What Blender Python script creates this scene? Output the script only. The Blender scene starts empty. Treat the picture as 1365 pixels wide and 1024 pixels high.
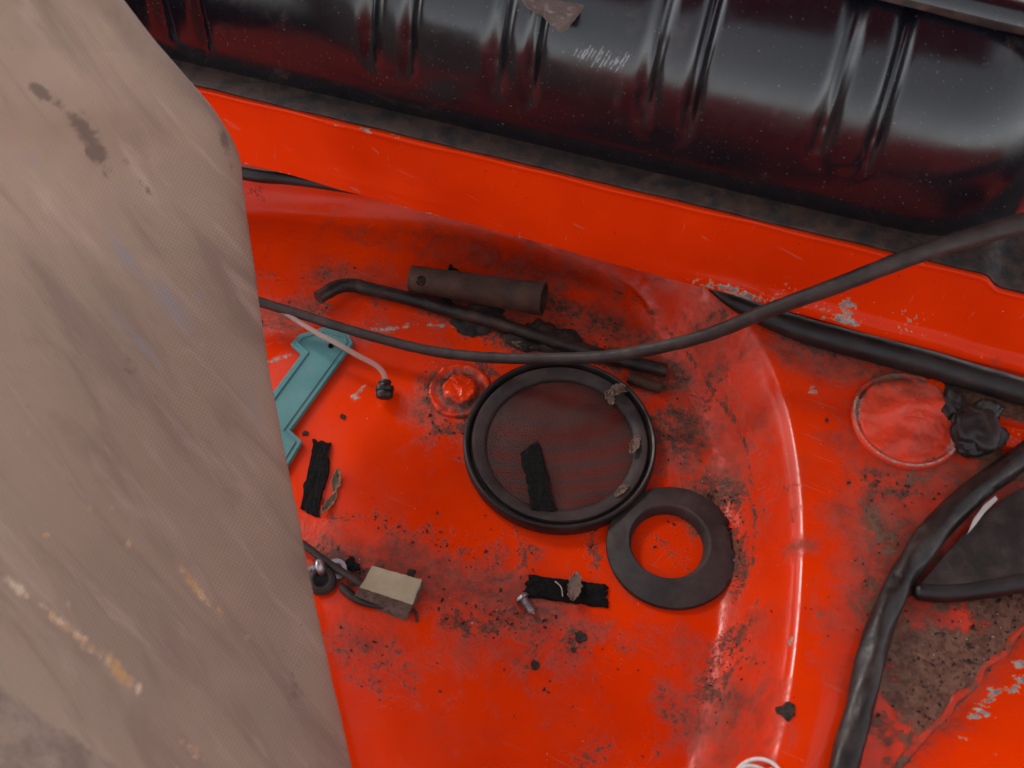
import bpy, bmesh, math, random
import numpy as np
from mathutils import Vector, noise as mnoise
random.seed(7); rng = np.random.default_rng(7)
S = bpy.context.scene
COL = S.collection

# ------------------------------------------------------------------ camera, sky, sun, exposure
PITCH = math.radians(58); FPX = 1647.0; DIST = 1.05
CAM = np.array([0, -DIST*math.cos(PITCH), DIST*math.sin(PITCH)])
cf = np.array([0, math.cos(PITCH), -math.sin(PITCH)]); cr = np.array([1., 0, 0]); cu = np.array([0, math.sin(PITCH), math.cos(PITCH)])
cd = bpy.data.cameras.new('camera'); co = bpy.data.objects.new('camera', cd); COL.objects.link(co)
co.location = CAM; co.rotation_euler = (math.pi/2-PITCH, 0, 0)
cd.sensor_width = 36; cd.lens = FPX/1365*36; cd.clip_start = 0.02; cd.clip_end = 100
cd.dof.use_dof = True; cd.dof.focus_distance = 1.06; cd.dof.aperture_fstop = 7.5
S.camera = co
SUN_DIR = Vector((-0.55, 0.50, 0.67)).normalized()      # towards the light
w = bpy.data.worlds.new('World'); S.world = w; w.use_nodes = True
nt = w.node_tree; nt.nodes.clear()
sky = nt.nodes.new('ShaderNodeTexSky'); sky.sky_type = 'NISHITA'; sky.sun_disc = False
sky.sun_elevation = math.asin(SUN_DIR.z); sky.sun_rotation = math.atan2(SUN_DIR.x, SUN_DIR.y)
sky.dust_density = 0.6; sky.air_density = 1.0
hs = nt.nodes.new('ShaderNodeHueSaturation'); hs.inputs['Saturation'].default_value = 0.18
bg = nt.nodes.new('ShaderNodeBackground'); bg.inputs['Strength'].default_value = 0.15
wo = nt.nodes.new('ShaderNodeOutputWorld')
nt.links.new(sky.outputs[0], hs.inputs['Color']); nt.links.new(hs.outputs[0], bg.inputs['Color']); nt.links.new(bg.outputs[0], wo.inputs['Surface'])
sd = bpy.data.lights.new('sun', 'SUN'); sd.energy = 0.40; sd.angle = math.radians(10); sd.color = (1, .96, .9)
so = bpy.data.objects.new('sun', sd); COL.objects.link(so); so.rotation_euler = SUN_DIR.to_track_quat('Z', 'Y').to_euler()
S.view_settings.view_transform = 'Standard'; S.view_settings.look = 'None'; S.view_settings.gamma = 1
S.view_settings.exposure = 1.40
S.render.engine = 'CYCLES'

# ------------------------------------------------------------------ measuring helpers (photo pixel -> place in the car)
def ray(px, py):
    return cf*FPX + cr*(px-682.5) - cu*(py-512)
def P(px, py, z):
    d = ray(px, py); return CAM + d*((z-CAM[2])/d[2])
def Dp(px, py, depth):
    return CAM + ray(px, py)*(depth/FPX)
def project(p):
    v = np.asarray(p)-CAM; z = v@cf
    return 682.5+FPX*(v@cr)/z, 512-FPX*(v@cu)/z

# ------------------------------------------------------------------ mesh helpers
ORIG = {}
def props(o, label=None, cat=None, group=None, kind=None):
    for k, v in (('label', label), ('category', cat), ('group', group), ('kind', kind)):
        if v: o[k] = v
    return o
def thing(name, loc, label, cat, group=None):
    o = bpy.data.objects.new(name, None); o.empty_display_size = .02; COL.objects.link(o)
    o.location = loc; ORIG[o.name] = np.array(loc, float)
    return props(o, label, cat, group)
def mk(name, verts, faces, mat, parent=None, smooth=40, base=None):
    V = np.asarray(verts, float).reshape(-1, 3)
    if parent is not None: org = ORIG[parent.name]
    elif base is not None: org = np.array(base, float)
    else: org = np.array([V[:, 0].mean(), V[:, 1].mean(), V[:, 2].min()])
    me = bpy.data.meshes.new(name)
    if isinstance(faces, np.ndarray):
        n = len(faces); me.vertices.add(len(V)); me.vertices.foreach_set('co', (V-org).astype(np.float32).ravel())
        k = faces.shape[1]
        me.loops.add(n*k); me.loops.foreach_set('vertex_index', faces.astype(np.int32).ravel())
        me.polygons.add(n); me.polygons.foreach_set('loop_start', np.arange(0, n*k, k, dtype=np.int32))
        me.update(calc_edges=True); me.validate()
    else:
        me.from_pydata([tuple(v) for v in (V-org)], [], [tuple(int(i) for i in f) for f in faces]); me.update()
    me.materials.append(mat)
    if smooth:
        me.shade_smooth()
        if smooth < 180: me.set_sharp_from_angle(angle=math.radians(smooth))
    o = bpy.data.objects.new(name, me); COL.objects.link(o)
    if parent is None: o.location = org
    else:
        o.parent = parent
    ORIG[o.name] = org
    return o
def grid_faces(ny, nx, wrap=False):
    j, i = np.meshgrid(np.arange(ny-1), np.arange(nx if wrap else nx-1), indexing='ij')
    i2 = (i+1) % nx
    return np.stack([j*nx+i, j*nx+i2, (j+1)*nx+i2, (j+1)*nx+i], -1).reshape(-1, 4)
def attr(o, name, vals):
    a = o.data.attributes.new(name, 'FLOAT', 'POINT'); a.data.foreach_set('value', np.asarray(vals, np.float32).ravel())
def catmull(pts, n):
    p = np.asarray(pts, float); p = np.vstack([2*p[0]-p[1], p, 2*p[-1]-p[-2]])
    out = []
    m = len(p)-3
    for k in range(m):
        a, b, c, d = p[k:k+4]
        t = np.linspace(0, 1, n, endpoint=(k == m-1))[:, None]
        out.append(.5*((2*b)+(-a+c)*t+(2*a-5*b+4*c-d)*t*t+(-a+3*b-3*c+d)*t**3))
    return np.vstack(out)
def nz(p, s=1.0, seed=0.0):
    return mnoise.noise(Vector((p[0]*s+seed, p[1]*s-seed, p[2]*s+seed*.7)))
def fbm(p, s, seed=0., o=4):
    return mnoise.fractal(Vector((p[0]*s+seed, p[1]*s-seed*1.3, p[2]*s+seed*.7)), 1.0, 2.0, o)
def tube(name, pts, rad, mat, parent=None, seg=16, n=10, cap=True, rough=0, rs=60, flat=1.0, round_end=False, lobes=0):
    pts = np.asarray(pts, float)
    rad = np.full(len(pts), rad) if np.isscalar(rad) else np.asarray(rad, float)
    q = catmull(np.hstack([pts, rad[:, None]]), n)
    c, r = q[:, :3], np.abs(q[:, 3])
    if round_end:
        for e in (0, -1):
            t = c[0]-c[1] if e == 0 else c[-1]-c[-2]
            t = t/np.linalg.norm(t); R = r[e]
            ex, er = [], []
            for a in (.35, .65, .88, .99):
                ex.append(c[e]+t*R*.8*math.sin(a*math.pi/2)); er.append(R*math.cos(a*math.pi/2)+1e-5)
            if e == 0: c = np.vstack([ex[::-1], c]); r = np.hstack([er[::-1], r])
            else: c = np.vstack([c, ex]); r = np.hstack([r, er])
    V = []
    T = np.gradient(c, axis=0); T /= np.linalg.norm(T, axis=1)[:, None]+1e-12
    up = np.array([0, 0, 1.]); nrm = up-T[0]*(up@T[0])
    if np.linalg.norm(nrm) < .1: nrm = np.array([0, 1., 0])-T[0]*T[0][1]
    nrm /= np.linalg.norm(nrm)
    for k in range(len(c)):
        nrm = nrm-T[k]*(nrm@T[k]); nrm /= np.linalg.norm(nrm)
        b = np.cross(T[k], nrm)
        for a in range(seg):
            th = 2*math.pi*a/seg
            d = nrm*math.cos(th)*flat+b*math.sin(th)
            rr = r[k]
            if lobes: rr *= 1+lobes*math.cos(3*th+k*.10+2.0*math.sin(k*.045))+lobes*.5*math.cos(5*th-k*.17)
            if rough: rr *= 1+rough*fbm(c[k]+d*r[k], rs, 3.1)
            V.append(c[k]+d*rr)
    Fc = [tuple(f) for f in grid_faces(len(c), seg, True)]
    if cap:
        V.append(c[0]); V.append(c[-1]); m = len(V)
        for a in range(seg):
            Fc.append((m-2, (a+1) % seg, a)); k = (len(c)-1)*seg; Fc.append((m-1, k+a, k+(a+1) % seg))
    return mk(name, V, Fc, mat, parent, 50)
def lathe(name, prof, center, mat, parent=None, seg=64, disp=None, rot=None, closed=False, smooth=40):
    V = []; n = len(prof)
    R = np.eye(3) if rot is None else np.asarray(rot)
    for r, z in prof:
        for a in range(seg):
            th = 2*math.pi*a/seg
            p = np.array([r*math.cos(th), r*math.sin(th), z])
            if disp is not None: p = p+disp(p, th)
            V.append(np.asarray(center)+R@p)
    Fc = [tuple(f) for f in grid_faces(n, seg, True)]
    if closed:
        for a in range(seg): Fc.append(((n-1)*seg+a, (n-1)*seg+(a+1) % seg, (a+1) % seg, a))
    else:
        if prof[-1][0] < 1e-3 or True:
            pass
    return mk(name, V, Fc, mat, parent, smooth)
def frame(z):
    z = np.asarray(z, float); z /= np.linalg.norm(z)
    a = np.array([0, 0, 1.]) if abs(z[2]) < .9 else np.array([1., 0, 0])
    x = np.cross(a, z); x /= np.linalg.norm(x); y = np.cross(z, x)
    return np.stack([x, y, z], 1)
def prism(name, poly, h, mat, parent=None, bevel=.0008, steps=None, smooth=35):
    """poly: world points of the underside, h: thickness (along z); steps: extra insets (width, rise)."""
    bm = bmesh.new()
    org = ORIG[parent.name] if parent is not None else np.array([np.mean([p[0] for p in poly]), np.mean([p[1] for p in poly]), min(p[2] for p in poly)])
    lo = [bm.verts.new(tuple(np.asarray(p)-org)) for p in poly]
    hi = [bm.verts.new(tuple(np.asarray(p)-org+np.array([0, 0, h]))) for p in poly]
    n = len(poly)
    bm.faces.new(lo[::-1]); top = bm.faces.new(hi)
    for i in range(n): bm.faces.new((lo[i], lo[(i+1) % n], hi[(i+1) % n], hi[i]))
    bm.normal_update(); bmesh.ops.recalc_face_normals(bm, faces=bm.faces)
    if steps:
        for wd, rise in steps:
            bmesh.ops.inset_region(bm, faces=[top], thickness=wd, depth=rise, use_even_offset=True)
    elif bevel:
        es = [e for e in bm.edges if any(f is top for f in e.link_faces)]
        bmesh.ops.bevel(bm, geom=es, offset=bevel, segments=2, affect='EDGES', profile=.5)
    me = bpy.data.meshes.new(name); bm.to_mesh(me); bm.free()
    me.materials.append(mat); me.shade_smooth(); me.set_sharp_from_angle(angle=math.radians(smooth))
    o = bpy.data.objects.new(name, me); COL.objects.link(o)
    if parent is None: o.location = org
    else: o.parent = parent
    ORIG[o.name] = org
    return o

# ------------------------------------------------------------------ materials
class NT:
    def __init__(s, name):
        s.m = bpy.data.materials.new(name); s.m.use_nodes = True; s.t = s.m.node_tree
        s.b = s.t.nodes['Principled BSDF']; s.out = s.t.nodes['Material Output']
        s.tc = s.t.nodes.new('ShaderNodeTexCoord'); s.co = s.tc.outputs['Object']
    def link(s, a, b): s.t.links.new(a, b)
    def noise(s, scale, detail=4, rough=.55, dist=0, co=None):
        n = s.t.nodes.new('ShaderNodeTexNoise'); n.inputs['Scale'].default_value = scale; n.inputs['Detail'].default_value = detail
        n.inputs['Roughness'].default_value = rough; n.inputs['Distortion'].default_value = dist
        s.link(co or s.co, n.inputs['Vector']); return n.outputs['Fac']
    def ramp(s, fac, a, b, ca=0., cb=1.):
        r = s.t.nodes.new('ShaderNodeMapRange'); r.interpolation_type = 'SMOOTHSTEP'
        r.inputs[1].default_value = a; r.inputs[2].default_value = b; r.inputs[3].default_value = ca; r.inputs[4].default_value = cb
        s.link(fac, r.inputs[0]); return r.outputs[0]
    def math(s, op, a, b=None):
        n = s.t.nodes.new('ShaderNodeMath'); n.operation = op
        for i, v in enumerate((a, b)):
            if v is None: continue
            if isinstance(v, (int, float)): n.inputs[i].default_value = v
            else: s.link(v, n.inputs[i])
        return n.outputs[0]
    def mix(s, fac, a, b):
        n = s.t.nodes.new('ShaderNodeMix'); n.data_type = 'RGBA'
        if isinstance(fac, (int, float)): n.inputs['Factor'].default_value = fac
        else: s.link(fac, n.inputs['Factor'])
        for k, v in (('A', a), ('B', b)):
            i = [x for x in n.inputs if x.name == k and x.type == 'RGBA'][0]
            if isinstance(v, tuple): i.default_value = (*v, 1)
            else: s.link(v, i)
        return [x for x in n.outputs if x.type == 'RGBA'][0]
    def attr(s, name):
        n = s.t.nodes.new('ShaderNodeAttribute'); n.attribute_name = name; return n.outputs['Fac']
    def color(s, c):
        if isinstance(c, tuple): s.b.inputs['Base Color'].default_value = (*c, 1)
        else: s.link(c, s.b.inputs['Base Color'])
    def rough(s, r):
        if isinstance(r, (int, float)): s.b.inputs['Roughness'].default_value = r
        else: s.link(r, s.b.inputs['Roughness'])
    def bump(s, h, strength=.3, dist=.001, prev=None):
        n = s.t.nodes.new('ShaderNodeBump'); n.inputs['Strength'].default_value = strength; n.inputs['Distance'].default_value = dist
        s.link(h, n.inputs['Height'])
        if prev: s.link(prev, n.inputs['Normal'])
        s.link(n.outputs[0], s.b.inputs['Normal']); return n.outputs[0]

def worn(name, c1, c2, dust=None, rough=(.5, .8), scale=40, dscale=25, damt=(.5, .7), dmax=.7, bump=.3, bscale=400, bdist=.0008, metal=0, spec=.36):
    t = NT(name)
    col = t.mix(t.ramp(t.noise(scale, 5), .35, .65), c1, c2)
    r = t.ramp(t.noise(scale*1.7, 4), .3, .7, rough[0], rough[1])
    if dust:
        f = t.ramp(t.noise(dscale, 6, .65), damt[0], damt[1], 0, dmax)
        col = t.mix(f, col, dust)
        f2 = t.ramp(t.noise(dscale*14, 3), .66, .74, 0, .5); col = t.mix(f2, col, dust)
    t.color(col); t.rough(r); t.b.inputs['Metallic'].default_value = metal
    t.b.inputs['Specular IOR Level'].default_value = spec
    if bump: t.bump(t.noise(bscale, 5, .6), bump, bdist)
    return t.m

ORANGE = (.68, .033, .0006); ORANGE2 = (.56, .024, .0006)
def paint(name, attrs=True, film=.0, o1=None, o2=None):
    t = NT(name)
    base = t.mix(t.ramp(t.noise(9, 3), .3, .7), o1 or ORANGE, o2 or ORANGE2)
    dustc = t.mix(t.ramp(t.noise(60, 5), .35, .65), (.100, .026, .017), (.17, .052, .036))
    fine = t.noise(160, 8, .72); med = t.noise(38, 8, .68, .4); spk = t.noise(520, 4, .6); big = t.noise(14, 5, .6, .3)
    if attrs:
        dust = t.attr('dust'); grime = t.attr('grime'); scuff_glint = t.attr('scuff_glint'); mud = t.attr('mud')
        # thin dust film, broken up
        f = t.math('ADD', t.math('MULTIPLY', dust, 1.15), t.math('MULTIPLY', t.math('SUBTRACT', med, .5), 1.7))
        f = t.ramp(f, .18, .95, 0, .86)
        f = t.math('MULTIPLY', f, t.ramp(fine, .30, .62, .55, 1.0))
        col = t.mix(f, base, dustc)
        # smeared film everywhere
        g0 = t.ramp(big, .45, .75, 0, film); col = t.mix(g0, col, dustc)
        # dark grime flecks
        g = t.math('ADD', t.math('MULTIPLY', grime, .95), t.math('ADD', t.math('ADD', t.math('MULTIPLY', t.math('SUBTRACT', fine, .5), 1.5), t.math('MULTIPLY', t.math('SUBTRACT', spk, .5), 1.1)), t.math('MULTIPLY', t.math('SUBTRACT', med, .5), 1.5)))
        g = t.ramp(g, .41, .70, 0, .92)
        grc = t.mix(t.ramp(spk, .4, .6), (.026, .012, .008), (.095, .046, .030))
        col = t.mix(g, col, grc)
        # brown mud
        m_ = t.math('ADD', mud, t.math('MULTIPLY', t.math('SUBTRACT', med, .5), 1.6))
        m_ = t.math('ADD', m_, t.math('MULTIPLY', t.math('SUBTRACT', fine, .5), .8))
        m_ = t.ramp(m_, .35, .6, 0, .96)
        mudc = t.mix(t.ramp(fine, .35, .65), (.055, .026, .015), (.150, .076, .046))
        col = t.mix(m_, col, mudc)
        # rubbed-through pale scuffs, and highlights painted pale on the well floor
        s_ = t.math('ADD', scuff_glint, t.math('MULTIPLY', t.math('SUBTRACT', fine, .5), 1.8)); s_ = t.ramp(s_, .5, .75, 0, .85)
        col = t.mix(s_, col, t.mix(t.ramp(spk, .45, .6), (.42, .30, .25), (.22, .16, .13)))
        f_all = t.math('MAXIMUM', t.math('MAXIMUM', f, g), t.math('MAXIMUM', m_, s_))
    else:
        chip = t.attr('chip'); dust = t.attr('dust')
        c_ = t.math('ADD', chip, t.math('MULTIPLY', t.math('SUBTRACT', t.noise(230, 5, .6), .5), 2.0)); c_ = t.ramp(c_, .60, .66, 0, 1)
        rim = t.math('ADD', chip, t.math('MULTIPLY', t.math('SUBTRACT', t.noise(230, 5, .6), .5), 2.0)); rim = t.ramp(rim, .50, .58, 0, 1)
        f = t.math('ADD', dust, t.math('MULTIPLY', t.math('SUBTRACT', med, .5), 1.8)); f = t.ramp(f, .3, 1.0, 0, .85)
        col = t.mix(f, base, dustc)
        col = t.mix(t.ramp(big, .45, .8, 0, film), col, dustc)
        col = t.mix(rim, col, (.50, .20, .11))
        col = t.mix(c_, col, t.mix(t.ramp(fine, .4, .6), (.36, .30, .27), (.16, .14, .15)))
        f_all = t.math('MAXIMUM', f, c_)
    # fine directional scratches
    for ang, th in ((25, .70), (-50, .715)):
        ma = t.t.nodes.new('ShaderNodeMapping'); ma.inputs['Rotation'].default_value = (0, 0, math.radians(ang)); t.link(t.co, ma.inputs['Vector'])
        mb = t.t.nodes.new('ShaderNodeMapping'); mb.inputs['Scale'].default_value = (14, 620, 60); t.link(ma.outputs[0], mb.inputs['Vector'])
        col = t.mix(t.ramp(t.noise(1.0, 2, .5, .15, mb.outputs[0]), th, th+.05, 0, .38), col, (.42, .13, .085))
    # global tiny specks
    sp = t.ramp(t.noise(330, 2, .5), .735, .765, 0, .75); col = t.mix(sp, col, (.035, .02, .018))
    sp2 = t.ramp(t.noise(410, 2, .5), .775, .79, 0, .7); col = t.mix(sp2, col, (.45, .33, .28))
    t.color(col)
    r0 = t.ramp(big, .3, .7, .14, .23)
    r = t.math('ADD', r0, t.math('MULTIPLY', f_all, .42)); t.rough(r)
    t.b.inputs['Specular IOR Level'].default_value = .26
    b1 = t.bump(t.noise(700, 2), .045, .0006)
    b2 = t.bump(t.math('MULTIPLY', fine, f_all), .55, .0016, b1)
    t.bump(t.noise(22, 2), .10, .003, b2)
    return t.m
M_FLOOR = paint('orange_paint_dirty', True, .26)
M_BEAM = paint('orange_paint_panel', False, .03)
M_BEAM.node_tree.nodes['Principled BSDF'].inputs['Specular IOR Level'].default_value = .12

def tank_mat():
    t = NT('tank_black_paint')
    sc = t.noise(900, 3); big = t.noise(7, 4, .6)
    col = t.mix(t.ramp(big, .3, .7), (.003, .0035, .006), (.007, .0055, .008))
    sp = t.ramp(t.noise(520, 2, .5), .70, .75, 0, .5); col = t.mix(sp, col, (.20, .19, .20))
    sm = t.ramp(t.noise(16, 6, .7, .8), .58, .72, 0, .22); col = t.mix(sm, col, (.10, .065, .055))
    st = t.attr('scratch'); sf = t.math('ADD', st, t.math('MULTIPLY', t.math('SUBTRACT', t.noise(300, 3), .5), .9)); sf = t.ramp(sf, .55, .8, 0, .55)
    col = t.mix(sf, col, (.30, .30, .31))
    t.color(col); t.rough(t.ramp(t.noise(20, 6, .7), .3, .75, .17, .32))
    t.b.inputs['Specular IOR Level'].default_value = .62
    b = t.bump(sc, .06, .0005); t.bump(t.noise(28, 2), .12, .002, b)
    return t.m
M_TANK = tank_mat()
M_RUSTBLK = worn('rusty_black_flange', (.014, .011, .011), (.042, .022, .015), (.075, .047, .036), (.4, .75), 70, 90, (.5, .8), .6, .5, 500)
M_RUBBER = worn('black_rubber', (.007, .0055, .0055), (.014, .010, .0095), (.05, .033, .028), (.34, .55), 30, 22, (.5, .8), .5, .25, 500)
M_TAPE = worn('old_wrap_tape', (.009, .0065, .006), (.020, .0135, .012), (.06, .038, .030), (.30, .5), 50, 30, (.5, .75), .6, .3, 260, .0010)
M_RUBBER_DUSTY = worn('dusty_rubber', (.015, .0098, .0092), (.027, .018, .0165), (.065, .043, .038), (.55, .75), 40, 30, (.42, .8), .6, .3, 600)
M_CABLE = worn('cable_sheath', (.017, .0105, .009), (.030, .019, .016), (.085, .055, .045), (.45, .65), 60, 35, (.5, .8), .55, .25, 700)
M_RUST = worn('rusty_steel', (.032, .012, .007), (.060, .025, .014), (.016, .009, .007), (.6, .85), 45, 60, (.5, .7), .6, .6, 420, .0012, .2)
M_DARKSTEEL = worn('dark_steel', (.009, .008, .008), (.020, .015, .013), (.060, .030, .020), (.28, .6), 30, 40, (.46, .66), .75, .3, 300, .0007, .35)
M_FOAM = worn('black_foam', (.005, .005, .005), (.012, .011, .010), (.05, .042, .038), (.85, .98), 200, 120, (.62, .78), .5, 1.0, 900, .0025, 0, .15)
M_TEAL = worn('teal_plastic', (.050, .165, .168), (.070, .195, .195), (.16, .17, .155), (.45, .6), 25, 60, (.52, .85), .55, .1, 500)
M_BEIGE = worn('beige_foam', (.36, .30, .19), (.42, .36, .25), (.26, .20, .14), (.8, .95), 40, 70, (.55, .75), .5, .5, 700, .001, 0, .2)
M_GREYFOAM = worn('grey_foam_cut', (.11, .083, .065), (.17, .135, .105), (.07, .055, .045), (.9, 1), 120, 240, (.5, .6), .8, 1, 600, .002, 0, .15)
M_STEEL = worn('zinc_steel', (.32, .31, .32), (.45, .44, .44), (.10, .085, .08), (.25, .45), 60, 120, (.5, .7), .6, .3, 700, .0006, .9)
M_LEAF = worn('dry_leaf', (.12, .075, .058), (.20, .135, .105), (.05, .032, .026), (.7, .9), 120, 160, (.5, .7), .6, .7, 500, .001, 0, .25)
M_LEAF2 = worn('dry_seed_pod', (.16, .10, .065), (.24, .17, .11), (.07, .05, .035), (.7, .9), 160, 300, (.5, .65), .7, .8, 700, .001, 0, .25)
M_FIBRE = worn('brown_fibreboard', (.085, .062, .055), (.12, .090, .080), (.26, .23, .215), (.7, .9), 60, 150, (.5, .7), .7, .9, 500, .002)
M_SEAL = worn('black_sealant', (.013, .011, .011), (.024, .018, .017), (.075, .05, .042), (.38, .6), 40, 40, (.55, .75), .5, .25, 200)
M_DIRT = worn('dirt_crumbs', (.012, .008, .007), (.042, .026, .020), None, (.85, 1), 300, bump=.6, bscale=900)
M_PALE = worn('pale_grit', (.42, .35, .29), (.25, .21, .18), None, (.7, .9), 300, bump=0)
M_WIRE = worn('pale_wire', (.5, .45, .42), (.62, .58, .55), (.2, .15, .13), (.3, .5), 60, 80, bump=.1)
M_RAG = worn('dark_oily_rag', (.010, .007, .006), (.030, .018, .014), (.075, .042, .03), (.75, .95), 90, 70, (.5, .7), .6, 1, 500, .002)
M_GRIME_RAG = M_RAG
M_GREY = worn('pale_grey_plastic', (.36, .33, .32), (.46, .43, .42), (.15, .11, .1), (.5, .7), 40, 60, bump=.2)
M_MAT = worn('dusty_black_pad', (.016, .011, .0095), (.030, .021, .018), (.065, .044, .036), (.75, .95), 50, 60, (.45, .75), .65, .6, 500, .001, 0, .3)
def clear_mat():
    t = NT('clear_hose'); t.color((.62, .46, .41)); t.rough(.35); t.b.inputs['Transmission Weight'].default_value = .72; t.b.inputs['IOR'].default_value = 1.35
    return t.m
M_CLEAR = clear_mat()
def mesh_mat():
    t = NT('grille_mesh_metal'); t.color(t.mix(t.ramp(t.noise(30, 5, .6), .4, .65), (.020, .0115, .009), (.040, .023, .018))); t.rough(.55); t.b.inputs['Metallic'].default_value = .2
    return t.m
M_MESH = mesh_mat()

# ------------------------------------------------------------------ floor with the round well
LEDGE = .065; RUN = .044
FOOT_PX = [(880, 1200), (935, 1024), (958, 930), (972, 830), (978, 740), (974, 660), (962, 595), (937, 533), (890, 470), (836, 386), (732, 334), (607, 302), (440, 286), (300, 274), (150, 260)]
WELL = [P(x, y, 0)[:2] for x, y in FOOT_PX] + [np.array([-.62, .10]), np.array([-.62, -.70]), np.array([.20, -.70])]
WELL = np.array(WELL)
sm = catmull(np.vstack([WELL[:15]]), 6)
WELL = np.vstack([sm, WELL[15:]])
GUT_A, GUT_B = P(1180, 1040, LEDGE)[:2], P(1400, 800, LEDGE)[:2]
def seg_dist(X, Y):
    d2 = np.full(X.shape, 1e9); inside = np.zeros(X.shape, bool); n = len(WELL)
    for i in range(n):
        a, b = WELL[i], WELL[(i+1) % n]; e = b-a
        t = np.clip(((X-a[0])*e[0]+(Y-a[1])*e[1])/(e@e+1e-12), 0, 1)
        d2 = np.minimum(d2, (X-a[0]-t*e[0])**2+(Y-a[1]-t*e[1])**2)
        c = (a[1] > Y) != (b[1] > Y)
        xi = a[0]+(Y-a[1])*(b[0]-a[0])/(b[1]-a[1]+1e-12)
        inside ^= c & (X < xi)
    d = np.sqrt(d2)
    return np.where(inside, -d, d)
PT = np.linspace(0, 1, 400)                                # wall profile: broad fillet, straight wall, tight rounded rim
_sl = np.clip(PT/.42, 0, 1)**1.2*np.clip((1-PT)/.24, 0, 1)**.9
PG = np.cumsum(_sl); PG /= PG[-1]
def hfun(X, Y):
    X = np.asarray(X, float); Y = np.asarray(Y, float)
    d = seg_dist(X, Y)
    t = np.clip((d+.014)/(RUN+.014), 0, 1)
    z = LEDGE*np.interp(t, PT, PG)
    e = GUT_B-GUT_A; L = np.linalg.norm(e); nrm = np.array([e[1], -e[0]])/L
    gd = (X-GUT_A[0])*nrm[0]+(Y-GUT_A[1])*nrm[1]           # >0 to the lower right, beyond the seam
    z = z-.013*np.clip(1+(gd)/.11, 0, 1)**1.5*(d > 0)*np.clip((d-.06)/.05, 0, 1)
    z = z+.0012*np.sin(X*23+1)*np.cos(Y*19)*np.clip(-d/.05, 0, 1)
    # pressed swage ring in the well floor, worn on its crest
    z = z+.0022*np.exp(-((np.hypot(X+.02, Y+.17)-.285)/.012)**2)*(d < -.0)
    return z
def hq(X, Y):
    X = np.asarray(X, float); Y = np.asarray(Y, float)
    i = np.clip((X-xs[0])/STEP, 0, len(xs)-1.001); j = np.clip((Y-ys[0])/STEP, 0, len(ys)-1.001)
    a, b = i.astype(int), j.astype(int); u, v = i-a, j-b
    return (GZ[b, a]*(1-u)+GZ[b, a+1]*u)*(1-v)+(GZ[b+1, a]*(1-u)+GZ[b+1, a+1]*u)*v
STEP = .00165
xs = np.arange(-.46, .56, STEP); ys = np.arange(-.42, .36, STEP)
GX, GY = np.meshgrid(xs, ys); GZ = hfun(GX, GY)
def F(px, py, dz=0.):
    """the place on the floor that the photo shows at this pixel"""
    d = ray(px, py); lo, hi = (.14-CAM[2])/d[2], (-.01-CAM[2])/d[2]
    ts = np.linspace(lo, hi, 160); q = CAM[None]+ts[:, None]*d[None]
    h = q[:, 2]-hq(q[:, 0], q[:, 1])
    k = np.argmax(h < 0) if (h < 0).any() else 159
    k = max(k, 1); a, b = ts[k-1], ts[k]; fa, fb = h[k-1], h[k]
    t = a+(b-a)*fa/(fa-fb+1e-12)
    p = CAM+t*d; p[2] = float(hq(p[0:1], p[1:2])[0])+dz
    return p
floor = mk('car_floor', np.stack([GX, GY, GZ], -1).reshape(-1, 3), grid_faces(len(ys), len(xs)), M_FLOOR, smooth=180, base=(0, 0, 0))
props(floor, 'orange painted car floor with a round well, stained with dirt', None, None, 'structure')
def stain(lst):
    out = np.zeros(GX.shape)
    for px, py, rx, ry, ang, amp in lst:
        c = F(px, py); sc = 1560.
        a = math.radians(-ang); dx = GX-c[0]; dy = (GY-c[1])*.87
        u = (dx*math.cos(a)+dy*math.sin(a))/(rx/sc); v = (-dx*math.sin(a)+dy*math.cos(a))/(ry/sc)
        out = np.maximum(out, amp*np.exp(-.8*(u*u+v*v)))
    return out
DUST = [(470, 740, 90, 40, 20, .7), (560, 770, 110, 45, 20, .85), (680, 800, 120, 45, 15, .85), (480, 860, 60, 40, 10, .6), (620, 860, 100, 40, 0, .45), (740, 880, 70, 40, 0, .5),
        (905, 590, 55, 60, 40, .95), (950, 650, 40, 60, 40, .8), (960, 960, 60, 60, 0, .7), (920, 900, 60, 60, 0, .5), (985, 850, 25, 90, 0, .5),
        (1195, 760, 70, 140, 12, .95), (1140, 700, 45, 90, 0, .62), (1190, 620, 90, 60, 0, .62), (1130, 570, 40, 60, 0, .45), (1110, 480, 110, 30, 15, .95), (1250, 640, 120, 40, 10, .8), (1040, 470, 50, 25, 0, .6), (1160, 900, 40, 120, 5, .6),
        (385, 420, 70, 35, -10, .85), (470, 370, 90, 30, 0, .6), (640, 410, 140, 40, 15, .9), (800, 430, 120, 40, 20, .85), (880, 500, 60, 40, 20, .9),
        (640, 570, 45, 55, 0, .6), (575, 540, 35, 40, 0, .8), (700, 360, 180, 40, 15, .75), (930, 480, 60, 60, 30, .6), (1000, 600, 20, 90, 0, .4), (540, 330, 120, 20, 15, .5), (480, 440, 70, 25, -10, .5), (990, 500, 40, 60, 30, .4), (1100, 860, 40, 50, 0, .25), (850, 820, 50, 60, 0, .3), (700, 950, 200, 40, 0, .15), (1075, 730, 30, 14, 0, .6)]
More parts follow.
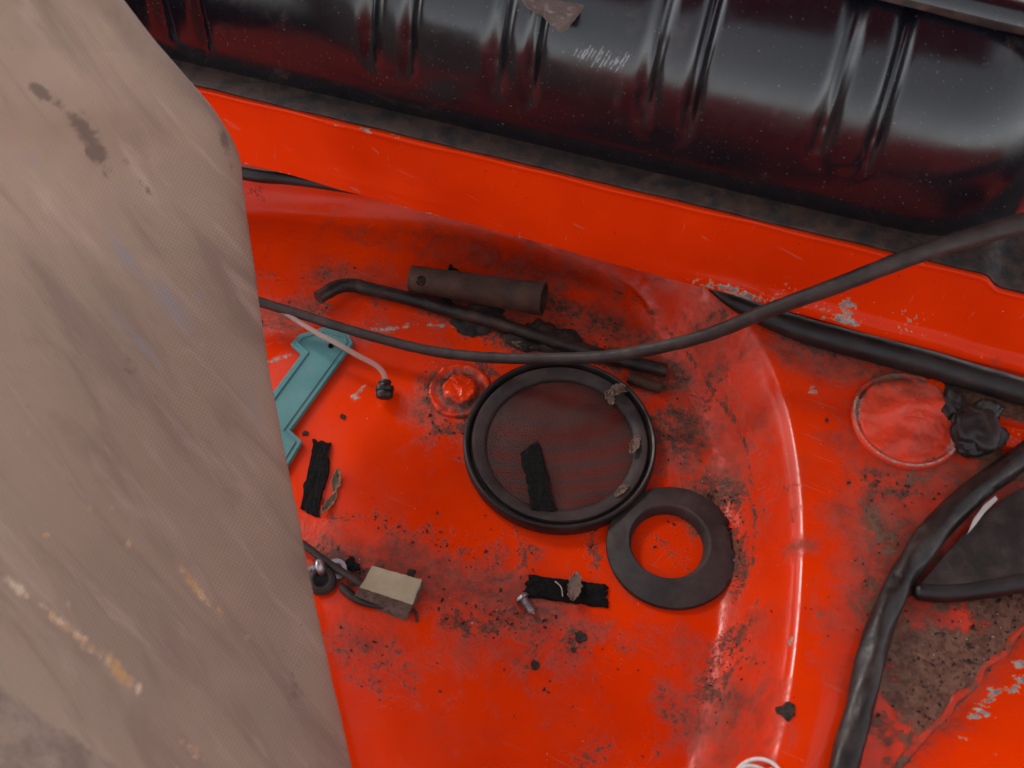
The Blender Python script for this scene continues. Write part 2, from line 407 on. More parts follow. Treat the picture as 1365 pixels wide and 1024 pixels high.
GRIME = [(965, 665, 35, 22, 40, .85), (982, 740, 12, 60, 0, .8), (905, 575, 38, 34, 30, .72), (870, 625, 20, 15, 0, .5), (720, 455, 130, 22, 15, .95), (610, 420, 40, 20, 15, .8), (690, 390, 70, 12, 10, .6), (870, 500, 50, 22, 10, .75),
         (575, 530, 16, 40, 0, .75), (605, 572, 30, 12, 0, .8), (650, 490, 20, 20, 0, .7), (620, 735, 60, 16, 30, .58), (500, 700, 60, 20, 20, .5), (700, 830, 90, 24, 18, .62), (620, 830, 60, 16, 15, .6), (490, 765, 60, 20, 15, .66), (440, 740, 40, 22, 0, .6), (700, 740, 16, 40, -20, .55), (790, 720, 10, 36, 0, .62), (745, 790, 30, 14, 0, .5), (500, 890, 60, 26, 30, .52), (980, 860, 16, 40, 10, .66), (950, 910, 26, 36, 10, .62), (790, 1005, 22, 12, -40, .7), (710, 880, 14, 20, 0, .6), (900, 960, 30, 60, 40, .42),
         (1160, 560, 12, 60, 0, .45), (1210, 508, 70, 10, 10, .8), (1190, 650, 60, 20, 10, .6), (1180, 770, 40, 80, 0, .42), (400, 420, 50, 20, -20, .6), (430, 360, 60, 12, -10, .45), (1120, 470, 80, 10, 15, .75), (980, 420, 60, 8, 20, .5), (330, 262, 30, 8, 0, .3), (900, 745, 12, 40, -40, .5), (780, 420, 120, 30, 22, .55), (930, 540, 30, 50, 40, .5), (860, 455, 60, 24, 30, .55), (935, 700, 20, 12, 0, .7), (760, 755, 20, 10, 0, .45), (830, 1000, 60, 20, 0, .25)]
MUD = [(1290, 870, 80, 75, -45, .95), (1240, 930, 60, 90, -45, .8), (1340, 800, 60, 40, -45, .95), (1250, 800, 30, 50, -45, .55), (1215, 1000, 30, 50, -35, .6), (1330, 610, 50, 35, 20, .7), (1300, 530, 70, 14, 15, .75), (1200, 505, 60, 8, 12, .6), (1190, 780, 30, 70, 0, .42), (1120, 468, 70, 12, 15, .5), (1205, 860, 40, 90, 0, .62), (1180, 960, 40, 70, 0, .5), (1185, 720, 40, 60, 0, .5), (1300, 650, 60, 30, -30, .6), (1150, 520, 20, 40, 0, .35), (1230, 640, 50, 16, 10, .5), (1345, 546, 50, 14, 15, .95), (1345, 626, 50, 16, 0, .9), (1250, 500, 60, 14, 14, .7)]
SCUFF_GLINT = [(372, 478, 26, 5, -20, .7), (440, 462, 40, 4, -15, .75), (520, 438, 50, 5, -8, .8), (585, 434, 36, 4, 5, .72), (480, 520, 18, 4, -45, .7), (474, 530, 8, 8, 0, .8), (1084, 520, 8, 10, 0, .72), (1055, 855, 8, 4, -40, .8), (1050, 505, 6, 14, 20, .3), (560, 700, 8, 3, 0, .4), (980, 770, 5, 10, 0, .5)]  # worn scuffs, plus pale highlights painted on the rim and the wall foot
mud = stain(MUD); mud = mud*(1-.8*stain([(1265, 828, 34, 10, 5, 1.0)]))
attr(floor, 'dust', stain(DUST)); hair = np.array([(820, 388), (849, 402), (880, 430), (915, 470), (950, 520), (985, 572), (1000, 625), (1006, 700), (1004, 760)], float)
hair = catmull(hair, 5)
HAIR = [(hair[k][0], hair[k][1], 9, 1.6, math.degrees(math.atan2(*(hair[k+1]-hair[k])[::-1])), .80+.25*math.sin(k*1.7)) for k in range(len(hair)-1)]
attr(floor, 'grime', np.maximum(stain(HAIR), stain([(a, b, c*1.35, d*1.35, e, f*.90) for a, b, c, d, e, f in GRIME]))); attr(floor, 'scuff_glint', stain(SCUFF_GLINT)); attr(floor, 'mud', mud)

# ------------------------------------------------------------------ cross panel
ZB, ZT = .092, .156
b0, b1 = P(440, 248, ZB), P(1365, 498, ZB); t0, t1 = P(440, 162, ZT), P(1198, 343, ZT)
AX = (b1-b0); AX[2] = 0; AX /= np.linalg.norm(AX); BK = np.array([-AX[1], AX[0], 0])     # along the panel, and away from the camera
def line_at(a, b, s):
    d = (b-a)/((b-a)@AX); return a+d*(s-(a-b0)@AX)
def sof(px, py, z): return (P(px, py, z)-b0)@AX
s_vals = np.linspace(-.32, .78, 420)
notch = sof(1322, 380, ZT)
rows = []
for s in s_vals:
    lo, hi = line_at(b0, b1, s), line_at(t0, t1, s)
    nd = 1/(1+math.exp(-(s-notch)/.0022))
    hi = hi*(1-.11*nd)+lo*.11*nd
    fwd = -BK; w1 = 1/(1+math.exp(-(s-.34)/.03))
    dent = .004*math.exp(-((s-.055)/.05)**2)
    wob = .0006*math.sin(s*31)+.0004*math.sin(s*83+1)
    L = lambda t, o=0.: lo+(hi-lo)*t+fwd*(o+wob)
    prof = [lo+BK*.022+np.array([0, 0, .004]), lo+BK*.004, L(0, .0005+.001*w1), L(.03, .0005+.0025*w1), L(.10, .0003+.0037*w1), L(.17, .0001+.0019*w1), L(.20, .0)]
    prof += [L(t, -dent*math.sin(math.pi*t)) for t in (.28, .38, .48, .58, .68, .78, .86, .92)]
    prof += [L(.95, .0002), L(.975, .0012), L(.992, .0014), hi+fwd*(.0006+wob)+np.array([0, 0, .0008]), hi+BK*.0015+np.array([0, 0, .0006]), hi+BK*.004-np.array([0, 0, .001]), hi+BK*.05-np.array([0, 0, .002]), hi+BK*.05-np.array([0, 0, .012])]
    rows.append(prof)
R = np.array(rows); nr, npf = R.shape[:2]
beam = mk('cross_panel', R.reshape(-1, 3), grid_faces(nr, npf), M_BEAM, smooth=60)
props(beam, 'bright orange painted steel cross panel running below the black tank', 'body panel')
def chip_field(V, lst, sc=1450.):
    out = np.zeros(len(V))
    for p, rx, ry, amp in lst:
        dv = V-np.asarray(p); du = dv@AX; dv2 = dv[:, 2]
        out = np.maximum(out, amp*np.exp(-.8*((du/(rx/sc))**2+(dv2/(ry/sc))**2)))
    return out
def onbeam(px, py):
    d = ray(px, py); n = np.cross(AX, t0-b0); return CAM+d*(((b0-CAM)@n)/(d@n))
BV = R.reshape(-1, 3)
ch = [(onbeam(1130, 409), 9, 9, .95), (onbeam(1128, 424), 18, 6, .95), (onbeam(1215, 433), 10, 5, .62), (onbeam(940, 378), 32, 4, .95), (onbeam(990, 391), 42, 6, .95), (onbeam(1070, 405), 60, 26, .40), (onbeam(1200, 430), 60, 20, .34)]
for x in range(450, 1200, 37): ch.append((onbeam(x, 162+(x-440)*.2388+1), 14, 2.0, .35+.4*((x*7) % 11)/11))
for x in range(330, 900, 41): ch.append((onbeam(x, 219+(x-330)*.2665), 16, 1.6, .3+.42*((x*5) % 13)/13))
attr(beam, 'chip', chip_field(BV, ch)); attr(beam, 'dust', chip_field(BV, [(onbeam(300, 150), 60, 10, .4), (onbeam(1365, 490), 90, 5, .4), (onbeam(1200, 455), 130, 4, .3)]))

# ------------------------------------------------------------------ fuel tank
TB = .020                                    # tank foot behind the panel's top edge
def tank_c(s):                               # centre line of the tank body
    p = line_at(t0, t1, s); return p
T_RY, T_RZ = .120, .110                      # half depth, half height
tc_off = BK*(TB+T_RY-.004)+np.array([0, 0, T_RZ-.004])
TAX = (t1-t0)/np.linalg.norm(t1-t0); TBK = np.array([-TAX[1], TAX[0], 0])
tc0 = t0+TBK*(TB+T_RY-.004)+np.array([0, 0, .050])
def tank_hit(px, py):
    d = ray(px, py); d = d/np.linalg.norm(d)
    for t in np.linspace(.7, 2.2, 3000):
        q = CAM+d*t-tc0
        if (abs(q@TBK)/T_RY)**2.3+(abs(q[2])/T_RZ)**2.3 < 1:
            return q@TAX, math.atan2(q[2], -(q@TBK))
    return None
def sec(th):                                  # th: 0 faces the camera side, pi/2 up
    c, s_ = math.cos(th), math.sin(th); e = 2/2.3
    return np.sign(c)*abs(c)**e*T_RY, np.sign(s_)*abs(s_)**e*T_RZ
RIBS = []
for (xa, ya), (xb, yb), (xe, ye) in [((212, 10), (262, 10), (280, 78)), ((492, 30), (545, 30), (548, 112)), ((664, 60), (712, 60), (722, 152)), ((868, 80), (934, 80), (908, 198)), ((1114, 120), (1186, 120), (1150, 246))]:
    A, B_, E_ = tank_hit(xa, ya), tank_hit(xb, yb), tank_hit(xe, ye)
    if A and B_ and E_: RIBS.append((A[0], B_[0], E_[1]))
eh = tank_hit(1362, 150)
S_END = (eh[0] if eh else .52)+.055
S_BEG = -.42
NT_S, NT_A = 820, 190
sv = np.linspace(S_BEG, S_END, NT_S); sv = np.concatenate([sv[sv < S_END-.11], S_END-.11*np.cos(np.linspace(0, math.pi/2, 70))[0:]])
tv = np.linspace(-1.45, 2.6, NT_A)
SC = np.array([sec(t) for t in tv])
arc = np.concatenate([[0], np.cumsum(np.hypot(*np.diff(SC, axis=0).T))])
arc_of = lambda th: np.interp(th, tv, arc)
nrm2 = np.gradient(SC, axis=0); nrm2 = np.stack([nrm2[:, 1], -nrm2[:, 0]], 1); nrm2 /= np.linalg.norm(nrm2, axis=1)[:, None]
nrm2 *= np.sign((nrm2*SC).sum(1))[:, None]
SS, AA = np.meshgrid(sv, arc, indexing='ij')
depth = np.zeros(SS.shape)
for sa, sb, te in RIBS:
    ae = arc_of(te); hw = (sb-sa)/2; mid = (sa+sb)/2
    x = SS-mid; y = np.minimum(AA-ae-hw*1.15, 0)/1.15
    rr = np.hypot(x, y)
    wdt = .0060-.0010*np.tanh(x/.014)
    g = np.exp(-((rr-hw)/wdt)**2)
    g = g*np.clip(1-.85*(-y/hw), .12, 1)*np.clip((AA-ae+.01)/.05, .45, 1)
    depth -= .0064*g
u_end = np.clip((sv-(S_END-.11))/.11, 0, 1); sh = (1-u_end**2.4)**(1/2.4)
TV = tc0[None, None]+TAX[None, None]*SS[..., None]
sec_b = (SC[None, :, 0]+nrm2[None, :, 0]*depth)*(.25+.75*sh[:, None]); sec_z = (SC[None, :, 1]+nrm2[None, :, 1]*depth)
cz = -T_RZ*.2
sec_z = cz+(sec_z-cz)*(.12+.88*sh[:, None])
pull = (1-sh)[:, None]*.02
TV = TV-TBK[None, None]*(sec_b-pull)[..., None]+np.array([0, 0, 1.])[None, None]*sec_z[..., None]
tank = thing('fuel_tank', tuple(tc0-np.array([0, 0, T_RZ])), 'large glossy black ribbed fuel tank lying behind the orange cross panel', 'fuel tank')
ns = len(sv)
body = mk('tank_body', TV.reshape(-1, 3), grid_faces(ns, NT_A), M_TANK, tank, 60)
scr = np.zeros(TV.shape[:2])
for k in range(15):
    hs_ = tank_hit(768+k*4.6, 70+k*1.2+random.uniform(-3, 3))
    if hs_:
        x = SS-hs_[0]-.35*(AA-arc_of(hs_[1])); y = AA-arc_of(hs_[1])
        scr = np.maximum(scr, .9*np.exp(-(x/.0011)**2-(y/random.uniform(.005, .013))**4))
attr(body, 'scratch', scr)
# rusty lower flange clamped on the panel
fl = []
for s in np.linspace(-.32, .80, 260):
    e = line_at(t0, t1, s); wv = .0004*math.sin(s*47)+.0003*math.sin(s*131+2)
    up = np.array([0, 0, 1.])
    nd = 1/(1+math.exp(-(s-notch)/.0022)); lo_ = line_at(b0, b1, s); e = e*(1-.11*nd)+lo_*.11*nd
    e2 = e+TBK*(.0035+wv)
    fl.append([e2-up*.002, e2+up*.0012, e2+TBK*.0012+up*.0022, e+TBK*.02+up*(.0028+wv*.3), e+TBK*.036+up*.003, e+TBK*.044+up*.008, e+TBK*.06+up*.012])
fl = np.array(fl)
mk('lower_flange', fl.reshape(-1, 3), grid_faces(len(fl), fl.shape[1]), M_RUSTBLK, tank, 50)
# upper seam flange that enters the picture at the top right
uz = .312
u0, u1 = P(1150, -2, uz), P(1365, 50, uz)
ud = (u1-u0)/np.linalg.norm(u1-u0); ub = np.array([-ud[1], ud[0], 0])
uf = []
for s in np.linspace(-.10, .42, 120):
    e = u0+ud*s; wv = .0008*math.sin(s*60); up = np.array([0, 0, 1.])
    uf.append([e+ub*.03-up*.004, e+ub*.003+up*wv-up*.001, e+up*.002, e+ub*.001+up*.007, e+ub*.004+up*.014, e+ub*.009+up*.0165, e+ub*.014+up*.0165, e+ub*.022+up*.012, e+ub*.05+up*.011, e+ub*.14+up*.011])
uf = np.array(uf)
mk('upper_flange', uf[:, :4].reshape(-1, 3), grid_faces(len(uf), 4), M_RUSTBLK, tank, 60)
mk('flange_top', uf[:, 3:].reshape(-1, 3), grid_faces(len(uf), uf.shape[1]-3), M_TANK, tank, 60)
# torn fibreboard corner poking in over the tank
fp = [(640, -60), (690, -10), (706, 6), (722, 14), (736, 27), (748, 38), (757, 31), (768, 18), (784, 0), (820, -50)]
fpts = [Dp(x, y, .86+.0006*max(0, 40-y)) for x, y in fp]
V = []; n = len(fpts); nn = np.cross(fpts[4]-fpts[0], fpts[8]-fpts[0]); nn /= np.linalg.norm(nn); nn = nn if nn@cf > 0 else -nn
rg = []
for k in range(n-1):
    for t in np.linspace(0, 1, 7, endpoint=False): rg.append(fpts[k]*(1-t)+fpts[k+1]*t+np.array([random.uniform(-1, 1)*.0005, random.uniform(-1, 1)*.0005, 0]))
rg.append(fpts[-1]); m = len(rg)
ctr = np.mean(rg, 0)
Vv = [p for p in rg]+[p+nn*.004+random.uniform(0, .0008)*nn for p in rg]+[ctr, ctr+nn*.004]
Fc = []
for k in range(m):
    k2 = (k+1) % m; Fc += [(k, k2, 2*m), (m+k2, m+k, 2*m+1), (k, m+k, m+k2, k2)]
flap = mk('fibreboard_flap', Vv, Fc, M_FIBRE, None, 40)
props(flap, 'frayed brown fibreboard corner hanging over the black tank at the top', 'trim')

# ------------------------------------------------------------------ raised bonnet above (outside the frame; the dark shape mirrored in the tank and the paint)
bn = thing('open_bonnet', (0, .80, .40), 'open bonnet raised above the black tank, seen as its dark reflection', 'bonnet')
V = []; nu_, nv_ = 40, 24
for i in range(nu_):
    for j in range(nv_):
        u, v = i/(nu_-1)*2-1, j/(nv_-1)
        wd = .46*(1-.06*v**2.2)
        V.append(np.array([.17+u*wd, .80-1.05*v, .40+.82*v])+np.array([0, .6, .62])*(.10*math.sin(math.pi*v)-.09*u*u))
V = np.array(V)
mk('lid_skin', V+np.array([0, .012, .013]), grid_faces(nu_, nv_), M_BEAM, bn, 180)
mk('inner_skin', V, grid_faces(nu_, nv_)[:, ::-1], M_BEAM, bn, 180)

V = []; nu_, nv_ = 60, 20
for i in range(nu_):
    for j in range(nv_):
        u, v = i/(nu_-1)*2-1, j/(nv_-1)
        V.append((.08+u*.62, -.40-.155*v**1.6+.05*u*u*(v-.5)-.004, -.01+.25*v))
nose = mk('nose_panel', V, grid_faces(nu_, nv_), M_BEAM, None, 180)
props(nose, 'orange nose panel closing the near side of the well, mirrored low in the tank', 'body panel')
nm = nose.modifiers.new('thickness', 'SOLIDIFY'); nm.thickness = .004; nm.offset = -1

# ------------------------------------------------------------------ brown lining board close on the left
EDGE = [(40, -170, .40), (100, -85, .36), (165, 0, .315), (205, 52, .285), (242, 95, .26), (288, 150, .225), (318, 205, .18), (326, 262, .15), (345, 400, .098), (368, 545, .062), (398, 690, .042), (413, 770, .036), (437, 880, .03), (470, 1024, .026), (506, 1160, .024)]
ed = catmull(np.array(EDGE, float), 40); NB, NV = len(ed), 240
tt = np.linspace(0, 1, NV)
BVt = np.zeros((NB, NV, 3)); PXs = np.zeros((NB, NV, 2))
for i, (ex, ey, ez) in enumerate(ed):
    ex = ex+(.9*fbm((ey*.02, 0, 0), 1, 5., 5)+.5*nz((ey*.31, 0, 0), 1))*min(1, max(0, (ey-180)/80))
    for_px = ex+(-330-ex)*tt**1.25; slope = .10*tt
    roll = np.clip((330-ey)/260, 0, 1)
    fold = 1/(1+np.exp((ey-205)/40))
    p_e = P(ex, ey, ez); dep_e = (p_e-CAM)@cf
    a = np.clip(tt/.20, 0, 1)
    dep = dep_e-.055*roll*np.sqrt(1-(1-a)**2)-(.33-.05*roll)*tt**1.1*dep_e+.006*(1-np.exp(-tt*40))*-1
    # soft dips in the cloth
    dep = dep+.006*np.sin((for_px*.8-ey*.5)/150.+.6)*np.clip(tt*6, 0, 1)+.0025*np.sin((for_px+ey*.6)/42.)*np.clip(tt*8, 0, 1)*np.exp(-tt*2)
    py = ey+slope*(for_px-ex)*.4
    for j in range(NV): BVt[i, j] = Dp(for_px[j], py[j], dep[j])
    PXs[i, :, 0] = for_px; PXs[i, :, 1] = py
board = mk('lining_board', BVt.reshape(-1, 3), grid_faces(NB, NV), None or bpy.data.materials.new('tmp'), smooth=180)
props(board, 'faded brown fabric covered lining board leaning in close on the left', 'lining board')
def board_mat():
    t = NT('brown_lining_cloth')
    uvn = t.t.nodes.new('ShaderNodeUVMap'); uv = uvn.outputs[0]
    base = t.mix(t.ramp(t.noise(7, 6, .6, .6), .3, .7), (.37, .272, .198), (.305, .228, .168))
    # long smears that run down the cloth
    mr = t.t.nodes.new('ShaderNodeMapping'); mr.inputs['Rotation'].default_value = (0, 0, math.radians(-52)); t.link(uv, mr.inputs['Vector'])
    mp = t.t.nodes.new('ShaderNodeMapping'); mp.inputs['Scale'].default_value = (2.0, 11, 1); t.link(mr.outputs[0], mp.inputs['Vector'])
    st = t.noise(1.6, 7, .62, .8, mp.outputs[0])
    base = t.mix(t.ramp(st, .46, .68, 0, .50), base, (.185, .122, .098))
    base = t.mix(t.ramp(t.noise(2.6, 6, .6, .5, mp.outputs[0]),   .52, .72, 0, .50), base, (.50, .37, .30))
    dk = t.attr('dark'); f = t.math('ADD', dk, t.math('MULTIPLY', t.math('SUBTRACT', t.noise(60, 6, .7), .5), 1.7)); base = t.mix(t.ramp(f, .35, .75, 0, .72), base, (.095, .068, .056))
    bl = t.attr('blue'); f = t.math('ADD', bl, t.math('MULTIPLY', t.math('SUBTRACT', t.noise(35, 6, .65), .5), 1.2)); base = t.mix(t.ramp(f, .3, .9, 0, .6), base, (.27, .26, .295))
    yl = t.attr('yellow'); f = t.math('ADD', yl, t.math('MULTIPLY', t.math('SUBTRACT', t.noise(110, 6, .7, .6), .5), 1.7)); base = t.mix(t.ramp(f, .28, .85, 0, .80), base, t.mix(t.ramp(t.noise(40, 4), .42, .62), (.58, .34, .14), (.70, .57, .42)))
    gr = t.attr('grey'); f = t.math('ADD', gr, t.math('MULTIPLY', t.math('SUBTRACT', t.noise(45, 6, .7), .5), .9)); base = t.mix(t.ramp(f, .35, .7, 0, .85), base, t.mix(t.ramp(t.noise(50, 6, .7), .4, .65), (.17, .125, .10), (.28, .215, .172)))
    sp = t.ramp(t.noise(260, 2), .75, .78, 0, .6); base = t.mix(sp, base, (.07, .05, .045))
    # weave
    wm = t.t.nodes.new('ShaderNodeMapping'); wm.inputs['Scale'].default_value = (1, 1, 1); wm.inputs['Rotation'].default_value = (0, 0, math.radians(-28)); t.link(uv, wm.inputs['Vector'])
    w1 = t.t.nodes.new('ShaderNodeTexWave'); w1.inputs['Scale'].default_value = 62; w1.inputs['Distortion'].default_value = 1.2; w1.bands_direction = 'X'; t.link(wm.outputs[0], w1.inputs['Vector'])
    w2 = t.t.nodes.new('ShaderNodeTexWave'); w2.inputs['Scale'].default_value = 70; w2.inputs['Distortion'].default_value = 1.2; w2.bands_direction = 'Y'; t.link(wm.outputs[0], w2.inputs['Vector'])
    wv = t.math('MULTIPLY', w1.outputs['Fac'], w2.outputs['Fac'])
    base = t.mix(t.ramp(t.math('MULTIPLY', wv, t.ramp(t.noise(9, 5, .6), .3, .7, .4, 1.6)), .1, .8, .20, 0), base, (.11, .08, .07))
    t.color(base); t.rough(t.ramp(t.noise(12, 5), .3, .7, .62, .8)); t.b.inputs['Specular IOR Level'].default_value = .35
    t.b.inputs['Sheen Weight'].default_value = .08
    b = t.bump(wv, .22, .0006); b = t.bump(t.noise(500, 4), .18, .0005, b); t.bump(st, .25, .003, b)
    return t.m
board.data.materials.clear(); board.data.materials.append(board_mat())
uvl = board.data.uv_layers.new(name='cloth')
vi = np.zeros(len(board.data.loops), np.int32); board.data.loops.foreach_get('vertex_index', vi)
uvv = (PXs.reshape(-1, 2)/1000.)[vi]; uvl.data.foreach_set('uv', uvv.astype(np.float32).ravel())
PXf = PXs.reshape(-1, 2)
def bst(lst):
    out = np.zeros(len(PXf))
    for x, y, rx, ry, ang, amp in lst:
        a = math.radians(ang); dx, dy = PXf[:, 0]-x, PXf[:, 1]-y
        u = (dx*math.cos(a)+dy*math.sin(a))/rx; v = (-dx*math.sin(a)+dy*math.cos(a))/ry
        out = np.maximum(out, amp*np.exp(-.9*(u*u+v*v)))
    return out
attr(board, 'dark', bst([(52, 120, 26, 9, 30, .85), (105, 165, 60, 12, 48, .8), (126, 198, 44, 15, 60, .9), (138, 222, 30, 8, 75, .7), (100, 140, 40, 6, 45, .5), (195, 250, 60, 6, 52, .55), (245, 125, 20, 8, 70, .5), (300, 190, 40, 7, 75, .6), (225, 300, 60, 5, 55, .35), (175, 490, 30, 16, 60, .45), (165, 35, 70, 20, 40, .35), (60, 480, 120, 6, 45, .28), (230, 560, 160, 5, 55, .35), (290, 610, 120, 4, 60, .4), (300, 720, 120, 6, 60, .3), (390, 910, 20, 60, -10, .4), (170, 690, 14, 8, 0, .35), (350, 960, 40, 10, 70, .3)]))
attr(board, 'blue', bst([(45, 215, 40, 14, 40, .6), (170, 345, 70, 12, 55, .75), (230, 410, 60, 20, 50, .75), (180, 450, 90, 8, 48, .7), (335, 540, 60, 14, 68, .6), (20, 310, 20, 8, 30, .5), (265, 395, 14, 20, 0, .5), (110, 300, 40, 30, 30, .3)]))
ye = [(25, 785, 34, 8, 38, .8), (75, 825, 34, 9, 42, .9), (110, 853, 30, 10, 45, .8), (155, 890, 34, 13, 50, 1.0), (185, 917, 7, 12, 0, .9), (92, 805, 14, 6, 60, .7), (262, 784, 42, 7, 52, .95), (295, 815, 12, 6, 52, .7), (255, 1000, 26, 9, 45, .75), (120, 678, 6, 6, 0, .8), (150, 676, 5, 5, 0, .6), (172, 728, 6, 9, 0, .6), (38, 578, 4, 4, 0, .9), (62, 713, 6, 5, 0, .9), (65, 255, 10, 8, 0, .5), (328, 850, 10, 14, 0, .4), (264, 458, 8, 8, 0, .4)]
attr(board, 'yellow', bst(ye)*(.86+.14*np.sin((PXf[:, 0]+.45*PXf[:, 1])*2*math.pi/14.5)))
gl = (PXf[:, 1]-(895+(PXf[:, 0])*.66)); attr(board, 'grey', np.clip(gl/30, 0, 1)*.62)
so_ = board.modifiers.new('thickness', 'SOLIDIFY'); so_.thickness = .004; so_.offset = -1

# ------------------------------------------------------------------ inner wing panel, bottom right
wl = []
for k, t in enumerate(np.linspace(-.35, 1.5, 140)):
    e = GUT_A+(GUT_B-GUT_A)*t; e = np.array([e[0], e[1], LEDGE-.018])
    dirn = (GUT_B-GUT_A)/np.linalg.norm(GUT_B-GUT_A); nr_ = np.array([dirn[1], -dirn[0], 0])
    wv = .0005*math.sin(t*17)
    row = []
    for q in np.linspace(0, 1, 26):
        out = .01*q+.20*q**1.1; hgt = .003+.075*(1-(1-q)**1.7)
        row.append(e+nr_*(out+wv*(1-q))+np.array([0, 0, hgt]))
    row.insert(0, e+nr_*.002-np.array([0, 0, .004])); wl.append(row)
wl = np.array(wl)
wing = mk('inner_wing_panel', wl.reshape(-1, 3), grid_faces(len(wl), wl.shape[1]), M_BEAM, smooth=60)
props(wing, 'orange inner wing panel with paint chips at the bottom right', 'body panel')
WV = wl.reshape(-1, 3)
def wing_hit(px, py):
    q = np.array([project(v) for v in WV]); return WV[np.argmin(((q-np.array([px, py]))**2).sum(1))]
wc = np.zeros(len(WV))
for px, py, r_, a_ in [(1302, 958, 6, .95), (1303, 945, 5, .9), (1318, 935, 6, .8), (1334, 925, 6, .9), (1345, 912, 7, .95), (1356, 902, 7, .95), (1364, 890, 8, .95), (1318, 952, 5, .5), (1284, 985, 4, .7), (1310, 938, 6, .8), (1328, 930, 5, .8)]:
    p = wing_hit(px, py); wc = np.maximum(wc, a_*np.exp(-.8*((WV-p)**2).sum(1)/(r_/1650)**2))
attr(wing, 'chip', wc); attr(wing, 'dust', np.clip(1.0-np.tile(np.arange(wl.shape[1]), len(wl))/5., 0, 1))
# bead of painted seam sealer along the foot of the wing
bead = [np.array([*(GUT_A+(GUT_B-GUT_A)*t), LEDGE-.0135])+np.array([.0015*math.sin(t*37), .0015*math.cos(t*29), 0]) for t in np.linspace(-.2, 1.4, 50)]
bd = tube('seam_sealer_bead', bead, [.0030+.0003*math.sin(k*1.9)+.0004*math.sin(k*.7) for k in range(50)], M_FLOOR, None, 12, 4, True, .18, 130, .6)
props(bd, 'lumpy painted sealer bead along the foot of the orange wing panel', 'seam sealer')
nb_ = len(bd.data.vertices); attr(bd, 'dust', np.full(nb_, .62)); attr(bd, 'grime', np.full(nb_, .35)); attr(bd, 'scuff_glint', np.zeros(nb_)); attr(bd, 'mud', np.full(nb_, .40))

# ------------------------------------------------------------------ cables and hoses
def FL(px, py, l): return P(px, py, F(px, py)[2]+l)       # centre of something round resting on the floor there
cb = tube('control_cable', [P(250, 375, .05), P(300, 386, .04), P(345, 402, .034), P(400, 419, .030), P(470, 441, .026), P(560, 465, .026), P(630, 475, .030), P(700, 478, .038), P(800, 476, .055), P(880, 463, .075), P(950, 444, .10), P(1030, 412, .135), P(1120, 379, .17), P(1230, 337, .20), P(1365, 297, .225), P(1460, 275, .23)],
          [.0042, .0042, .0042, .0042, .0042, .0044, .0046, .0048, .005, .0052, .0055, .0058, .0062, .0066, .0075, .0075], M_CABLE, None, 20, 14, True, .05, 120)
props(cb, 'long thin brown black cable sagging across the well above the round grille', 'cable')
hs1 = tube('rubber_hose', [FL(948, 384, .002), FL(980, 403, .006), FL(1028, 425, .010), FL(1080, 443, .012), FL(1150, 462, .012), FL(1230, 483, .012), FL(1300, 504, .012), FL(1365, 523, .011), FL(1440, 545, .01)], [.003, .0065, .009, .0104, .0106, .0106, .0106, .0106, .0106], M_RUBBER, None, 22, 10, True, .03, 60)
props(hs1, 'black rubber hose lying on the ledge below the orange cross panel', 'hose')
hp = [(1460, 545), (1400, 580), (1355, 615), (1305, 652), (1258, 695), (1222, 740), (1195, 785), (1172, 840), (1158, 895), (1145, 950), (1128, 1010), (1112, 1080), (1100, 1140)]
hs2 = tube('wiring_harness', [FL(x, y, .010) for x, y in hp], [.0090, .0090, .0092, .0096, .0104, .0100, .0090, .0096, .0101, .0094, .0097, .0097, .0097], M_TAPE, None, 36, 24, True, .05, 60, .9, lobes=.05)
props(hs2, 'thick black taped wiring harness winding down the right hand ledge', 'wiring harness')
hs3 = tube('black_seal', [P(270, 222, .082), P(320, 230, .082), P(350, 235, .082), P(385, 238, .081), P(425, 244, .081), P(480, 254, .081)], [.005, .006, .006, .0055, .005, .004], M_RUBBER, None, 14, 8)
props(hs3, 'short black rubber seal in the gap beside the brown lining board', 'seal')

# ------------------------------------------------------------------ steel tube and bent bar at the back of the well
def bar_pt(px, py, lift): return F(px, py, lift)
ta, tb_ = F(552, 386, .016), F(722, 414, .016)
ta = P(549, 371.5, .0135); tb_ = P(725, 399, ta[2]+.012)
tdir = (tb_-ta); TL = np.linalg.norm(tdir); tdir /= TL
spn = thing('tube_spanner', tuple((ta+tb_)/2-np.array([0, 0, .016])), 'rusty steel tube with a round hole, lying above the bent bar', 'tube')
Fr = frame(tdir); RT = .0118; nA, nL = 220, 420
hole_dir = None
vd = CAM-(ta+tdir*.016); vd /= np.linalg.norm(vd)
hx, hy = Fr[:, 0]@vd, Fr[:, 1]@vd; th_h = math.atan2(hy, hx)+.06
Vt = []; lz = np.linspace(0, TL, nL); sh_ = .0125; HR = .0046
UV = np.zeros((nL, nA, 2))
for i, l in enumerate(lz):
    rr = RT*(1+.20*l/TL+.05*min(1, max(0, (l-TL*.8)/(TL*.2))))
    for a in range(nA):
        th = 2*math.pi*a/nA
        du = ((th-th_h+math.pi) % (2*math.pi)-math.pi)*RT; dl = l-sh_
        dd = math.hypot(du, dl)
        if abs(dd-HR) < .00026 and dd > 1e-6: k = HR/dd; du2, dl2 = du*k, dl*k
        else: du2, dl2 = du, dl
        th2 = th_h+du2/RT; l2 = sh_+dl2
        UV[i, a] = (du2, dl2)
        Vt.append(ta+tdir*l2+(Fr[:, 0]*math.cos(th2)+Fr[:, 1]*math.sin(th2))*rr*(1+.004*nz((l*60, th*3, 1.), 1)))
ff = grid_faces(nL, nA, True); uvf = UV.reshape(-1, 2)
keep = [tuple(f) for f in ff if np.mean([math.hypot(*uvf[k]) for k in f]) > HR*.985]
sp_o = mk('tube_body', Vt, keep, M_RUST, spn, 60)
